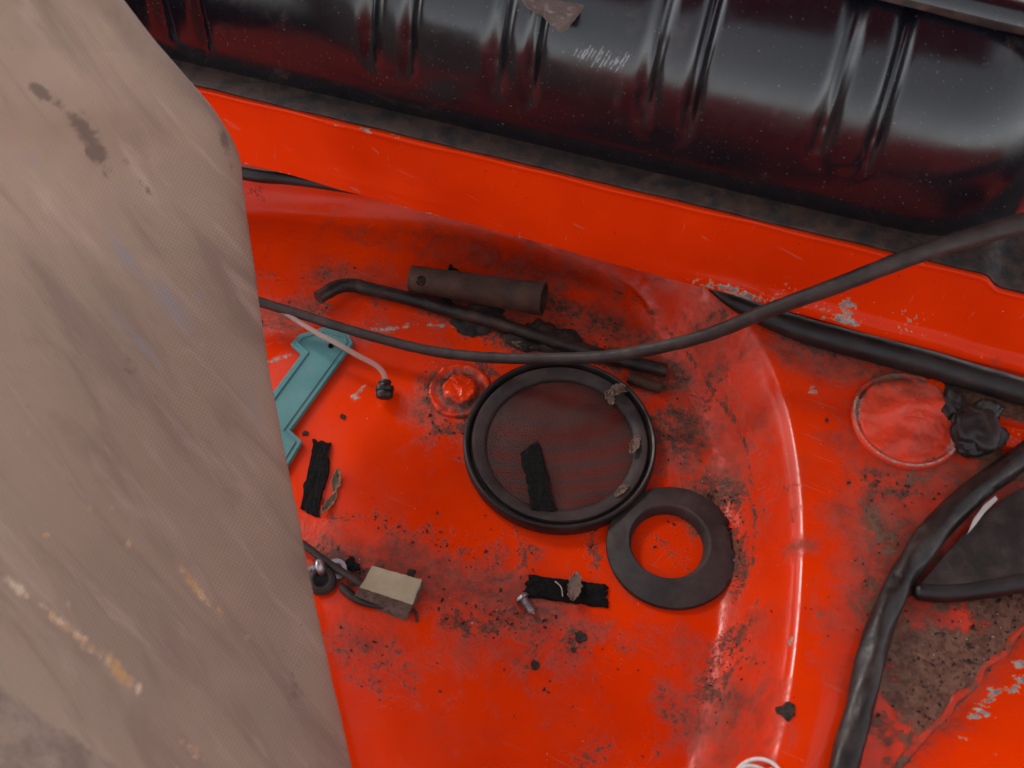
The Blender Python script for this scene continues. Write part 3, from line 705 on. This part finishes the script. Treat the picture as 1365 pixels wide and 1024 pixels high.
md = sp_o.modifiers.new('wall', 'SOLIDIFY'); md.thickness = .0024; md.offset = -1 if True else 1
bpts = [(424, 397, .020), (434, 391, .019), (447, 384, .017), (460, 380.5, .014), (474, 381, .011), (490, 385, .009), (540, 397, .0075), (600, 414, .007), (660, 430, .007), (740, 456, .007), (820, 478, .007), (889, 494, .007)]
bb = tube('bent_bar', [FL(x, y, l*.9) for x, y, l in bpts], [.0062]*6+[.006, .006, .0058, .0058, .0058, .0058], M_DARKSTEEL, None, 28, 16, True, .06, 200)
props(bb, 'black steel bar with a bent end resting across the back of the well', 'steel bar')
st2 = tube('steel_stub', [FL(838, 503, .005), FL(862, 512, .005), FL(882, 517, .005)], .0052, M_RUST, None, 16, 6, True, .06, 90)
props(st2, 'short rusty rod end beside the tip of the bent bar', 'rod')
def boltlike(name, head, tip, rh, rsft, label, cat, mat=None, threads=True):
    mat = mat or M_STEEL
    head, tip = np.array(head), np.array(tip); ax_ = tip-head; L = np.linalg.norm(ax_)
    t = thing(name, tuple(np.array([(head[0]+tip[0])/2, (head[1]+tip[1])/2, min(head[2], tip[2])-rh*.6])), label, cat)
    Rf = frame(ax_)
    lathe('head', [(1e-5, -rh*.55), (rh*.3, -rh*.55), (rh*.7, -rh*.45), (rh*.98, -rh*.15), (rh, 0), (rh*.98, rh*.12), (rsft*.9, rh*.14), (1e-5, rh*.14)], head, mat, t, 24, None, Rf)
    pr = []; n = 48
    for k in range(n):
        l = L*k/(n-1); pr.append((rsft*(1+.16*math.sin(2*math.pi*l/.0016))*(1 if l < L*.8 else max(.15, 1-(l-L*.8)/(L*.22))), l))
    pr.append((1e-5, L)); lathe('threaded_shank', pr, head, mat, t, 18, None, Rf, smooth=70)
    return t
boltlike('small_bolt', F(600, 361, .004), F(612, 366, .003), .0038, .002, 'tiny bolt lying behind the rusty steel tube', 'bolt', M_DARKSTEEL)

# oily shreds under the bar
def shred(name, poly, label, mat, h=.0018, lump=.004, cat='rag', seed=0.):
    c = F(np.mean([p[0] for p in poly]), np.mean([p[1] for p in poly]))
    n = 64; pts = []
    pl = np.array([F(x, y)[:2] for x, y in poly]); per = []
    for k in range(len(pl)):
        a, b = pl[k], pl[(k+1) % len(pl)]
        for t in np.linspace(0, 1, 9, endpoint=False): per.append(a*(1-t)+b*t)
    per = np.array(per); m = len(per); cc = per.mean(0)
    per = np.array([p+(p-cc)*.22*fbm((p[0], p[1], 0), 150, seed) for p in per])
    rings = 8; V = []
    for r in range(rings+1):
        q = 1-r/(rings+.6)
        for p in per:
            xy = cc+(p-cc)*q
            z = float(hq(np.array([xy[0]]), np.array([xy[1]]))[0])
            z += .0008+h*min(1, r/1.2)+lump*max(0, fbm((xy[0], xy[1], seed), 90, seed)+.35)*min(1, r/2)
            V.append((xy[0], xy[1], z))
    V.append((cc[0], cc[1], V[-1][2])); Fc = [tuple(f) for f in grid_faces(rings+1, m, True)]
    for k in range(m): Fc.append((rings*m+k, rings*m+(k+1) % m, len(V)-1))
    base_n = len(V)
    o = mk(name, V, Fc, mat, None, 180)
    return props(o, label, cat)
shred('oily_rag_scrap', [(596, 416), (640, 402), (668, 408), (676, 430), (650, 446), (622, 452), (606, 436)], 'dark oily scrap of rag under the middle of the bent bar', M_RAG, seed=1.)
shred('oily_rag_scrap', [(672, 448), (720, 428), (780, 446), (770, 470), (720, 472), (684, 468)], 'dark oily scrap of rag where the cable crosses the bent bar', M_RAG, seed=2.)
shred('rag_thread', [(584, 394), (598, 392), (606, 410), (618, 420), (604, 422), (594, 410)], 'small dark scrap of rag between the steel tube and the bent bar', M_RAG, seed=3., lump=.002)

# ------------------------------------------------------------------ drain plugs
def plug(name, px, py, R_, label, seed, tall=.006):
    c = F(px, py); t = thing(name, tuple(c), label, 'plug')
    def dsp(p, th):
        k = .0012*fbm(p, 130, seed, 2)+.0002*fbm(p, 420, seed)
        k *= 1.5; rq = min(1, math.hypot(p[0], p[1])/R_*2)
        return np.array([k*.6*math.cos(th)*rq, k*.6*math.sin(th)*rq, k if math.hypot(p[0], p[1]) < R_*.97 else 0])
    body_ = lathe('plug_body', [(R_*1.0, -.002), (R_*1.02, .0012), (R_*.97, .0032), (R_*.90, .0036), (R_*.82, .0022), (R_*.72, .0018), (R_*.62, .002), (R_*.54, .0032), (R_*.50, tall), (R_*.46, tall+.0008)]+[(R_*q, tall+.001-.0012*math.exp(-(q/.2)**2)) for q in (.42, .37, .32, .27, .22, .17, .12, .08, .04, .001)], c, M_FLOOR, t, 90, dsp, smooth=180)
    V = np.array([v.co for v in body_.data.vertices]); rr = np.hypot(V[:, 0], V[:, 1])/R_
    attr(body_, 'dust', .25+.55*np.exp(-((rr-.72)/.14)**2)); attr(body_, 'grime', .22+.62*np.exp(-((rr-.60)/.09)**2)+.35*(rr > .95)); attr(body_, 'mud', np.zeros(len(V)))
    attr(body_, 'scuff_glint', .45*np.exp(-((rr-1.0)/.05)**2))
    return t, c
pt, pc = plug('drain_plug', 613, 522, .0265, 'round painted drain plug left of the grille, partly covered by it', 4.)
# the large plug on the ledge
c = F(1208, 562); RP = .041
M_PLUGPAINT = paint('faded_plug_paint', True, .10, (.68, .060, .026), (.58, .042, .016)); M_PLUGPAINT.node_tree.nodes['Principled BSDF'].inputs['Roughness'].default_value = .5
t = thing('ledge_plug', tuple(c), 'large paint-smeared round plug on the ledge beside the black sealant lump', 'plug')
def dsp2(p, th):
    r = math.hypot(p[0], p[1])/RP
    k = .0065*max(-.25, fbm((p[0], p[1]*1.8, p[2]), 26, 9., 2))*(1 if r < .92 else 0)+.0005*fbm(p, 200, 2.)*(r < .95)
    dome = .009*math.exp(-((p[0]-.004)/.020)**2-((p[1]-.004)/.016)**2)
    edge = p[1]-(.003+.005*math.sin(p[0]/.011+.6))
    fold = .0032/(1+math.exp(-edge/.0011))*(1 if r < .9 else 0)
    return np.array([0, 0, k+dome+fold])
b_ = lathe('plug_body', [(RP*1.02, -.003), (RP*1.04, .0036), (RP*.99, .0056), (RP*.95, .0040)]+[(RP*q, .0024) for q in np.linspace(.92, .02, 34)]+[(1e-5, .0018)], c, M_PLUGPAINT, t, 120, dsp2, smooth=180)
V = np.array([v.co for v in b_.data.vertices]); rr = np.hypot(V[:, 0], V[:, 1])/RP; an = np.arctan2(V[:, 1], V[:, 0])
attr(b_, 'dust', .34+.30*np.clip((V[:, 1])/RP, 0, 1)); attr(b_, 'grime', .12+.4*np.exp(-((rr-.93)/.05)**2)); attr(b_, 'mud', .5*(rr > .8)*np.clip(np.sin(an), 0, 1))
attr(b_, 'scuff_glint', .95*np.exp(-((rr-1.0)/.03)**2)*(np.sin(an+.25) < .25)+.9*np.exp(-((rr-.93)/.05)**2)*(np.abs(an-2.95) < .28)+.8*np.exp(-((rr-.9)/.07)**2)*(np.abs(an+.62) < .22))
# sealant lump
def blob(name, c, r3, seed, mat, parent, amp=.32, freq=1.6, lvl=4):
    bm = bmesh.new(); bmesh.ops.create_icosphere(bm, subdivisions=lvl, radius=1)
    V = []
    for v in bm.verts:
        d = np.array(v.co); k = 1+amp*fbm(d*freq, 1, seed, 3); V.append(np.asarray(c)+d*np.asarray(r3)*k)
    Fc = [tuple(x.index for x in f.verts) for f in bm.faces]; bm.free()
    return mk(name, V, Fc, mat, parent, 180)
c = F(1298, 582); t = thing('sealant_lump', tuple(c), 'shiny black sealant lump on the right edge of the large plug', 'sealant')
blob('lump', c+np.array([0, 0, .007]), (.019, .020, .013), 5., M_SEAL, t)
blob('lump', F(1312, 556)+np.array([0, 0, .009]), (.011, .009, .009), 8., M_SEAL, t)
blob('lump', F(1268, 545)+np.array([0, 0, .004]), (.009, .016, .008), 2.5, M_SEAL, t, .5)
blob('lump', F(1292, 600)+np.array([0, 0, .006]), (.012, .008, .009), 12., M_SEAL, t)
sx = prism('painted_strip', [F(1322, 597, .001), F(1326, 570, .001), F(1400, 588, .001), F(1400, 610, .001), F(1355, 605, .001)], .006, M_BEAM, None, .0015)
props(sx, 'stubby orange painted metal strip to the right of the black sealant lump', 'metal strip'); nv = len(sx.data.vertices); attr(sx, 'chip', np.full(nv, .35)); attr(sx, 'dust', np.full(nv, .3))
sx = prism('painted_strip', [F(1232, 514, .001), F(1238, 508, .001), F(1264, 519, .001), F(1284, 534, .001), F(1280, 542, .001), F(1258, 532, .001)], .005, M_BEAM, None, .0015)
props(sx, 'small orange painted tab between the hose and the large plug', 'metal tab'); nv = len(sx.data.vertices); attr(sx, 'chip', np.full(nv, .3)); attr(sx, 'dust', np.full(nv, .2))

# ------------------------------------------------------------------ pad and pale strip on the right
pad = thing('rubber_pad', tuple(F(1300, 740)), 'dusty black wedge shaped rubber pad beside the wiring harness', 'pad')
pp = [(1222, 784), (1262, 736), (1300, 694), (1338, 664), (1372, 644), (1470, 600), (1470, 765), (1365, 772), (1300, 781)]
def lift(p, z): return np.array([p[0], p[1], z])
pz = LEDGE+.001
prism('pad_sheet', [lift(P(x, y, pz+.011), pz-.012) for x, y in pp], .023, M_MAT, pad, .002)
tube('front_lip', [P(1226, 789, pz+.006), P(1262, 791, pz+.006), P(1310, 786, pz+.006), P(1365, 777, pz+.007), P(1470, 762, pz+.008)], [.0065, .0068, .0068, .007, .007], M_RUBBER, pad, 16, 8, round_end=True)
ps = prism('pale_strip', [P(1289, 713, pz+.0135), P(1297, 693, pz+.0135), P(1310, 675, pz+.0135), P(1326, 662, pz+.0135), P(1329, 667, pz+.0135), P(1312, 684, pz+.0135), P(1301, 699, pz+.0135)], .002, M_GREY, None, .0004)
props(ps, 'pale grey plastic sliver between the wiring harness and the rubber pad', 'plastic sliver')

# ------------------------------------------------------------------ round speaker grille
zg = .013; gc = P(746, 588, zg); gr_ = 129*np.linalg.norm(P(876, 588, zg)-gc)/130
grl = thing('speaker_grille', (gc[0], gc[1], 0.001), 'large round black speaker grille with mesh, lying in the well', 'speaker grille')
g0 = np.array([gc[0], gc[1], 0.001])
rot = np.array([[1, 0, .012], [0, 1, -.010], [-.012, .010, 1]])
gR = gr_
lathe('outer_rim', [(gR*.985, 0), (gR*1.0, .002), (gR*1.0, .0105), (gR*.992, .0128), (gR*.975, .0138), (gR*.955, .0132), (gR*.945, .0115), (gR*.94, .009), (gR*.925, .0078), (gR*.915, .0078), (gR*.91, .004), (gR*.92, 0)], g0, M_RUBBER, grl, 128, None, rot, True)
lathe('inner_ring', [(gR*.912, .005), (gR*.912, .0105), (gR*.903, .0118), (gR*.88, .0122), (gR*.80, .0105), (gR*.775, .0092), (gR*.768, .0075), (gR*.768, .005)], g0, M_RUBBER_DUSTY, grl, 128, lambda p, th: np.array([0, 0, .0004*nz((math.cos(th)*3, math.sin(th)*3, p[2]*50), 1)]), rot, True)
# perforated sheet: every hole is cut through
pit = .00235; hr = pit*.30; Vm, Fm = [], []; rmax = gR*.79; vid = {}
def vput(p):
    k = (round(p[0]*2e5), round(p[1]*2e5))
    if k not in vid: vid[k] = len(Vm); Vm.append(p)
    return vid[k]
def dome(x, y): return .0066+.0022*(1-(x*x+y*y)/rmax**2)
nrow = int(rmax/(pit*.866))+2
for j in range(-nrow, nrow+1):
    for i in range(-nrow, nrow+1):
        x = pit*(i+.5*(j % 2)); y = pit*.866*j
        if x*x+y*y > rmax*rmax: continue
        blocked = fbm((x, y, 0), 170, 31., 4) > .95
        out = []; inn = []
        for k in range(6):
            a = math.pi/6+k*math.pi/3
            ox, oy = x+pit*.57735*math.cos(a), y+pit*.57735*math.sin(a)
            ix, iy = x+hr*math.cos(a), y+hr*math.sin(a)
            out.append(vput((ox, oy, dome(ox, oy))))
            if not blocked: inn.append(len(Vm)); Vm.append((ix, iy, dome(ix, iy)))
        if blocked: Fm.append(tuple(out)); continue
        for k in range(6): Fm.append((out[k], out[(k+1) % 6], inn[(k+1) % 6], inn[k]))
Vm = [g0+rot@np.array(v) for v in Vm]
mk('mesh_disc', Vm, Fm, M_MESH, grl, 180)

# ------------------------------------------------------------------ torn rubber ring
rc = F(896, 731); zr = .0045
ro, ri = np.linalg.norm(P(985, 731, .006)-P(896, 731, .006)), np.linalg.norm(P(942, 729, .006)-P(890, 729, .006))
def dring(p, th):
    r = math.hypot(p[0], p[1])
    if r > ro*.86:
        tear = max(0, math.cos(th-.02))**9
        k = -tear*(.002+.0120*abs(fbm((math.cos(th)*6, math.sin(th)*9, 0), 2.6, 3., 5)))*(r-ro*.86)/(ro*.14)
        return np.array([k*math.cos(th), k*math.sin(th), -tear*.003*abs(fbm((th*9, r*300, 0), 1, 1.))])
    off = np.array([-.0035, .0008, 0])
    return off*max(0, (ro*.86-r)/(ro*.86-ri))
ring = lathe('rubber_ring', [(ro*.985, .0), (ro, .0012), (ro, .0034), (ro*.988, .0046), (ro*.94, .0056), (ro*.86, .0070), (ro*.78, .0086), (ri*1.16, .0100), (ri*1.09, .0112), (ri*1.05, .0116), (ri*1.02, .0112), (ri*.99, .0095), (ri*.93, .0030), (ri*.92, .0005), (ri*.97, 0)], rc+np.array([0, 0, .0004]), M_RUBBER_DUSTY, None, 160, dring, None, True)
props(ring, 'flat black rubber ring with a torn right edge, below the round grille', 'rubber ring')

# ------------------------------------------------------------------ teal plastic number one
tp = [(388.5, 463), (400.5, 450), (433, 441.5), (466, 451), (471.5, 463), (388, 578), (404, 593), (372, 645), (325, 620), (348, 551), (403, 477)]
poly = [F(x, y) for x, y in tp]; zt = max(p[2] for p in poly)+.0006
poly = [np.array([p[0], p[1], zt]) for p in poly]
tl = prism('plastic_number', poly, .0045, M_TEAL, None, 0, steps=[(.0004, .0004), (.0032, .0), (.0006, .0013), (.0009, 0.), (.0006, -.0015)], smooth=30)
props(tl, 'turquoise plastic number one with a raised border, half under the lining board', 'plastic number')
hc = P(441, 461.5, zt+.005); hl = lathe('pin_hole', [(.0016, .0014), (.0022, .0010), (.0023, -.0002), (.0014, -.0001), (1e-5, .0)], hc+np.array([0, 0, .0002]), M_FOAM, tl, 16)

# ------------------------------------------------------------------ clear hose with black rubber end
ch_ = thing('washer_hose', tuple(F(512, 520)), 'thin clear hose with a black rubber end, crossing the turquoise number', 'hose')
tube('clear_hose', [P(330, 395, .030), P(375, 415, .030), P(398, 429, .029), P(426, 446, .028), P(453, 460, .027), P(475, 473, .024), P(501, 487, .020), P(511, 498, .017), P(514, 510, .013)], [.0021, .0022, .0022, .0023, .0024, .0024, .0024, .0024, .0024], M_CLEAR, ch_, 14, 8)
ca, cbp = P(513, 507, .013), P(512.5, 531, .0085); axd = cbp-ca; Lc = np.linalg.norm(axd); rk = .0077
lathe('rubber_end', [(1e-5, 0), (.0040, 0), (.0052, .0006), (.0056, .002), (.0048, .0032), (.0052, Lc*.30), (rk, Lc*.36), (rk*1.03, Lc*.5), (rk*.98, Lc*.60), (rk*.9, Lc*.63), (rk*.98, Lc*.68), (rk*.97, Lc*.85), (rk*.86, Lc*.97), (rk*.6, Lc*1.03), (1e-5, Lc*1.04)], ca, M_RUBBER, ch_, 32, None, frame(axd))

# ------------------------------------------------------------------ foam strips
def strip(name, quad, h, label, seed, zb=None, ragged=(1, 1, 1, 1), cat='foam strip', nl=60, nw=22, jag=.0014):
    """quad: four photo corners a-b (one long side), c-d (the other, running back)."""
    a, b, c, d = [(F(x, y) if zb is None else P(x, y, zb)) for x, y in quad]
    def pt(u, v):
        p = (a*(1-u)+b*u)*(1-v)+(d*(1-u)+c*u)*v
        ln = (b-a)/np.linalg.norm(b-a); wd = (d-a)/np.linalg.norm(d-a)
        j = lambda q, s_: (fbm((q*5+seed, s_, seed), 1, seed, 5))*jag
        if v < .04: p = p-wd*j(u, 1.)*ragged[0]
        if v > .96: p = p+wd*j(u, 2.)*ragged[2]
        if u < .02: p = p-ln*j(v, 3.)*2.2*ragged[3]
        if u > .98: p = p+ln*j(v, 4.)*2.2*ragged[1]
        return p
    V = []; us = np.concatenate([[0], np.linspace(.012, .988, nl), [1]]); vs = np.concatenate([[0], np.linspace(.03, .97, nw), [1]])
    for u in us:
        for v in vs:
            p = pt(u, v); edge = min(u*4, (1-u)*4, v*1.2, (1-v)*1.2)
            hh = h*min(1, .55+edge*6)+.0009*fbm(p, 350, seed, 4)
            z0 = p[2] if zb is not None else float(hq(p[0:1], p[1:2])[0])
            V.append((p[0], p[1], z0+hh))
    n1 = len(us), len(vs); top = len(V)
    Fc = [tuple(f) for f in grid_faces(*n1)]
    nu, nvv = n1
    per = [i*nvv for i in range(nu)]+[(nu-1)*nvv+j for j in range(1, nvv)]+[i*nvv+nvv-1 for i in range(nu-2, -1, -1)]+[j for j in range(nvv-2, 0, -1)]
    for k in per: V.append((V[k][0], V[k][1], V[k][2]-h*.95))
    m = len(per)
    for k in range(m): Fc.append((per[k], top+k, top+(k+1) % m, per[(k+1) % m]))
    o = mk(name, V, Fc, M_FOAM, None, 60); return props(o, label, cat, 'torn black foam strips')
strip('foam_strip', [(401, 678), (424, 690), (443, 592), (419, 588)], .0035, 'torn black foam strip beside the lining board and the seed pod', 1.5, jag=.0015)
strip('foam_strip', [(710, 684), (740, 682), (717, 588), (694, 606)], .0035, 'torn black foam strip lying on the mesh of the round grille', 4.2, zb=.0098)
strip('foam_strip', [(699, 796), (811, 811), (808, 780), (704, 767)], .0035, 'torn black foam strip with a dry leaf on it, below the grille', 7.7)
strip('foam_scrap', [(458, 755), (471, 764), (480, 756), (467, 741)], .0025, 'small black foam scrap beside the screw and the beige block', 9.1, nl=14, nw=12)

# ------------------------------------------------------------------ leaves, seed pod
def leaf(name, center, length, width, ang, curl, label, mat, seed, zlift=.004, cat='leaf'):
    c = np.asarray(center, float); ca_, sa_ = math.cos(ang), math.sin(ang); V = []; nu, nv_ = 26, 13
    for i in range(nu):
        u = i/(nu-1); wd = width*math.sin(math.pi*min(1, u*.94+.05))**.75*(1+.22*nz((u*9, seed, 0), 1))
        for j in range(nv_):
            v = j/(nv_-1)*2-1
            x = (u-.5)*length; y = v*wd*.5*(1-.25*curl*abs(v))
            z = zlift+curl*.5*wd*v*v+.0022*nz((u*6, v*2, seed), 1)+curl*.003*math.sin(u*5+seed)
            y += .0015*nz((u*8, v*3, seed+5), 1)
            V.append(c+np.array([x*ca_-y*sa_, x*sa_+y*ca_, max(z, .0004)]))
    o = mk(name, V, grid_faces(nu, nv_), mat, None, 180)
    md_ = o.modifiers.new('thickness', 'SOLIDIFY'); md_.thickness = .0004
    return props(o, label, cat)
leaf('dry_leaf', P(766, 783, .007), .024, .0125, math.radians(80), .5, 'crumpled brown leaf lying on the black foam strip below the grille', M_LEAF, 2., .001)
leaf('dry_leaf', P(826, 524, .012), .022, .012, math.radians(25), 1.0, 'curled dry leaf on the upper right rim of the grille', M_LEAF, 6., .001)
leaf('dry_leaf', P(812, 531, .011), .014, .010, math.radians(110), .8, 'dry leaf fragment on the mesh beside the curled leaf', M_LEAF, 11., .001)
leaf('dry_leaf', P(846, 594, .011), .020, .010, math.radians(70), .7, 'crumbled dry leaf on the right inner ring of the grille', M_LEAF, 14., .001)
leaf('dry_leaf', P(829, 655, .012), .015, .006, math.radians(40), .5, 'small dark leaf shred on the lower right ring of the grille', M_LEAF, 17., .001)
leaf('seed_pod', F(449, 643), .020, .0095, math.radians(84), .8, 'smooth brown upper half of a seed pod beside the foam strip', M_LEAF2, 3., .002, 'seed pod')
leaf('seed_pod', F(440, 672), .023, .0085, math.radians(64), .8, 'rough brown lower half of a seed pod beside the foam strip', M_LEAF2, 8., .002, 'seed pod')
leaf('dry_leaf', F(696, 463), .018, .007, math.radians(-15), .6, 'small yellow brown leaf stuck below the bent bar', M_LEAF2, 21., .003)
tw = tube('leaf_stalk', [P(740, 775, .0075), P(748, 783, .008), P(750, 795, .0075)], .0005, M_PALE, None, 6, 6); props(tw, 'thin pale leaf stalk on the lower black foam strip', 'stalk')

# ------------------------------------------------------------------ beige block, rods, screws, grommet
bl_ = thing('foam_block', tuple(F(515, 800)), 'bent cream coloured foam block with a grey cut side, lying on a thin rod', 'foam block')
def patch(name, q, mat, wob, nu=26, nv_=14, thick=.0016, seed=0.):
    a, b, c, d = [np.asarray(p) for p in q]; V = []
    for i in range(nu):
        for j in range(nv_):
            u, v = i/(nu-1), j/(nv_-1)
            p = (a*(1-u)+b*u)*(1-v)+(d*(1-u)+c*u)*v
            p = p+np.array([0, 0, wob*math.sin(math.pi*v)*.6+.0006*nz((u*5, v*5, seed), 1)])
            if u in (0, 1) or v in (0, 1): p = p+.0005*np.array([nz(p, 400, 1), nz(p, 400, 2), 0])
            V.append(p)
    return mk(name, V, grid_faces(nu, nv_), mat, bl_, 180)
q_tl, q_tr, q_br, q_bl = P(495.5, 754, .020), P(563, 773, .015), P(550, 806.5, .013), P(479, 783, .017)
f_r, f_l = F(541, 828, .0008), F(469, 801, .0008)
patch('top_sheet', [q_tl, q_tr, q_br, q_bl], M_BEIGE, -.0022)
patch('cut_side', [q_bl, q_br, f_r, f_l], M_GREYFOAM, .0015, seed=3.)
bk_r, bk_l = F(566, 790, .0008), F(497, 771, .0008)
bk_r = np.array([q_tr[0], q_tr[1], .001]); bk_l = np.array([q_tl[0], q_tl[1], .001])
patch('end_side', [q_tr, q_tl, bk_l, bk_r], M_GREYFOAM, 0, seed=4.); patch('end_side', [q_br, q_tr, bk_r, f_r], M_GREYFOAM, 0, seed=5.); patch('end_side', [q_tl, q_bl, f_l, bk_l], M_GREYFOAM, 0, seed=6.)
rd = tube('thin_rod', [P(380, 709, .010), P(403, 725, .010), P(440, 752, .009), P(480, 777, .0075), P(500, 790, .0065)], .0030, M_CABLE, None, 14, 8, True, .08, 120)
props(rd, 'thin dark rod running from the lining board under the cream foam block', 'rod')
rd2 = tube('thin_rod', [P(455, 782, .004), P(466, 792, .004), P(480, 801, .0045), P(500, 808, .0045), P(549, 812, .003), P(556, 829, .002)], [.0032, .0034, .0032, .002, .0013, .0011], M_CABLE, None, 12, 8, True, .08, 120)
props(rd2, 'short rounded rod end poking out left of the cream foam block', 'rod')
boltlike('screw', P(427, 756, .0115), P(409, 760, .008), .0066, .0030, 'dome headed zinc screw beside the lining board', 'screw')
boltlike('screw', F(696, 801, .005), F(712, 821, .003), .0058, .0034, 'bright zinc screw at the left end of the lower foam strip', 'screw')
wsh = lathe('washer', [(.0045, 0), (.0078, 0), (.0082, .0008), (.0078, .0016), (.0045, .0016), (.0042, .0008)], F(449, 760, .0022), M_STEEL, None, 40, None, frame((.35, -.25, 1)), True)
props(wsh, 'dull steel washer under the thin rod beside the screw', 'washer')
gm = F(430, 776)
grm = lathe('rubber_grommet', [(.0100, 0), (.0112, .001), (.0112, .003), (.0098, .0042), (.0090, .0046), (.0092, .0056), (.0104, .0064), (.0104, .0082), (.0092, .0094), (.0070, .0098), (.0058, .0090), (.0052, .0070), (.0050, .0040), (.0042, .0034), (1e-5, .0034)], gm+np.array([0, 0, .0004]), M_RUBBER_DUSTY, None, 48, None, frame((.05, -.18, 1)))
props(grm, 'round black rubber grommet below the dome headed screw', 'grommet')
wr = thing('wire_ring', tuple(F(1000, 1030)), 'pale wire ring just entering the bottom edge of the picture', 'wire ring')
for k, (dx, dy, dz, rw) in enumerate([(0, 0, .004, .0155), (.004, .004, .0075, .0155)]):
    c = F(1001, 1056)+np.array([dx, dy, dz]); ang = np.linspace(-.5, 3.7, 26)
    tube('wire_turn', [c+np.array([rw*math.cos(a), rw*math.sin(a), .002*math.sin(a*1.3+k)+.003*(k == 1)*math.cos(a)]) for a in ang], .0014, M_WIRE, wr, 10, 4)

# ------------------------------------------------------------------ flakes and loose dirt
def flake(px, py, r_, label, seed):
    c = F(px, py); n = 30; V = []
    rim = [c+np.array([r_*(1+.42*fbm((math.cos(a)*1.2, math.sin(a)*1.2, seed), 1, seed, 4))*math.cos(a), r_*1.1*(1+.42*fbm((math.cos(a)*1.2, math.sin(a)*1.2, seed), 1, seed, 4))*math.sin(a), .0]) for a in np.linspace(0, 2*math.pi, n, endpoint=False)]
    for p in rim:
        z = float(hq(p[0:1], p[1:2])[0]); V.append((p[0], p[1], z+.0002))
    for p in rim:
        z = float(hq(p[0:1], p[1:2])[0]); V.append((c[0]+(p[0]-c[0])*.9, c[1]+(p[1]-c[1])*.9, z+.0016+.0008*nz(p, 300, seed)))
    V.append((c[0], c[1], c[2]+.002)); Fc = [tuple(f) for f in grid_faces(2, n, True)]+[(n+k, n+(k+1) % n, 2*n) for k in range(n)]
    props(mk('dirt_flake', V, Fc, M_DIRT, None, 60), label, 'flake', 'loose dark flakes')
flake(774, 849, .0042, 'dark flake on the clean paint below the lower foam strip', 1.)
flake(764, 867, .0018, 'tiny dark flake just below the larger flake', 2.)
flake(1048, 948, .0058, 'black flake on the rounded rim of the well near the bottom', 3.)
flake(714, 887, .0034, 'dark sliver on the floor below the bright zinc screw', 4.)
flake(407, 578, .0024, 'dark speck above the foam strip beside the turquoise number', 5.)
flake(548, 765, .0036, 'crumb of dirt on top of the cream foam block edge', 6.)
flake(457, 556, .0026, 'dark crumb between the turquoise number and the rubber hose end', 7.)

def crumbs(name, lst, mat, label, smin, smax, flat=.6):
    V, Fc = [], []
    tet = np.array([(1, 0, -.4), (-.5, .8, -.4), (-.5, -.8, -.4), (.1, .1, .8), (.6, .7, .2)])
    tf = [(0, 1, 2), (0, 4, 3), (4, 1, 3), (1, 2, 3), (2, 0, 3), (0, 1, 4)]
    for px, py, rx, ry, ang, n in lst:
        for _ in range(n):
            a = random.gauss(0, .62)*rx; b = random.gauss(0, .62)*ry; t = math.radians(ang)
            p = F(px+a*math.cos(t)-b*math.sin(t), py+a*math.sin(t)+b*math.cos(t))
            s_ = smin*(smax/smin)**(random.random()**2.2); q = frame(rng.normal(size=3)); k = len(V)
            sc3 = np.array([random.uniform(.5, 1.6), random.uniform(.5, 1.2), random.uniform(.5, 1)])
            for v in tet:
                w_ = q@(v*sc3)*s_; w_[2] *= flat; V.append(p+w_+np.array([0, 0, s_*.25]))
            Fc += [tuple(k+x for x in f) for f in tf]
    o = mk(name, V, Fc, mat, None, 0); return props(o, label, 'dirt', None, 'stuff')
CR = [(965, 665, 35, 25, 40, 90), (982, 750, 10, 60, 0, 70), (905, 575, 40, 40, 30, 70), (720, 452, 130, 22, 15, 330), (700, 410, 120, 20, 12, 90), (575, 530, 16, 50, 0, 40), (605, 575, 34, 10, 0, 40), (620, 735, 70, 18, 30, 50), (520, 700, 70, 18, 20, 40), (690, 825, 90, 24, 15, 110), (620, 820, 60, 16, 15, 60), (490, 765, 70, 24, 15, 80), (440, 745, 40, 22, 0, 50), (700, 740, 14, 40, -20, 25), (790, 725, 8, 34, 0, 30), (500, 890, 70, 30, 30, 40), (980, 860, 16, 40, 10, 50), (950, 915, 24, 36, 10, 45), (1290, 880, 80, 70, -45, 420), (1340, 800, 60, 40, -45, 160), (1240, 940, 50, 80, -45, 160), (1180, 770, 40, 80, 0, 70), (1190, 650, 60, 20, 10, 60), (1120, 470, 90, 12, 15, 60), (400, 420, 60, 30, -20, 50), (430, 365, 70, 16, -10, 30), (700, 880, 200, 70, 0, 60), (640, 640, 200, 80, 0, 30), (900, 740, 30, 40, 0, 16), (880, 500, 50, 24, 10, 40), (1100, 800, 60, 150, 0, 30)]
crumbs('dirt_crumbs', CR, M_DIRT, 'dark crumbs of dirt scattered over the orange floor', .00035, .0021)
PR = [(1290, 880, 80, 70, -45, 70), (690, 820, 110, 40, 15, 26), (490, 760, 80, 40, 15, 22), (960, 700, 40, 60, 0, 20), (700, 600, 350, 200, 0, 26), (1150, 650, 120, 150, 0, 24), (1340, 800, 60, 30, -45, 30)]
crumbs('pale_grit', PR, M_PALE, 'tiny pale grit scattered over the orange floor', .00025, .0011)
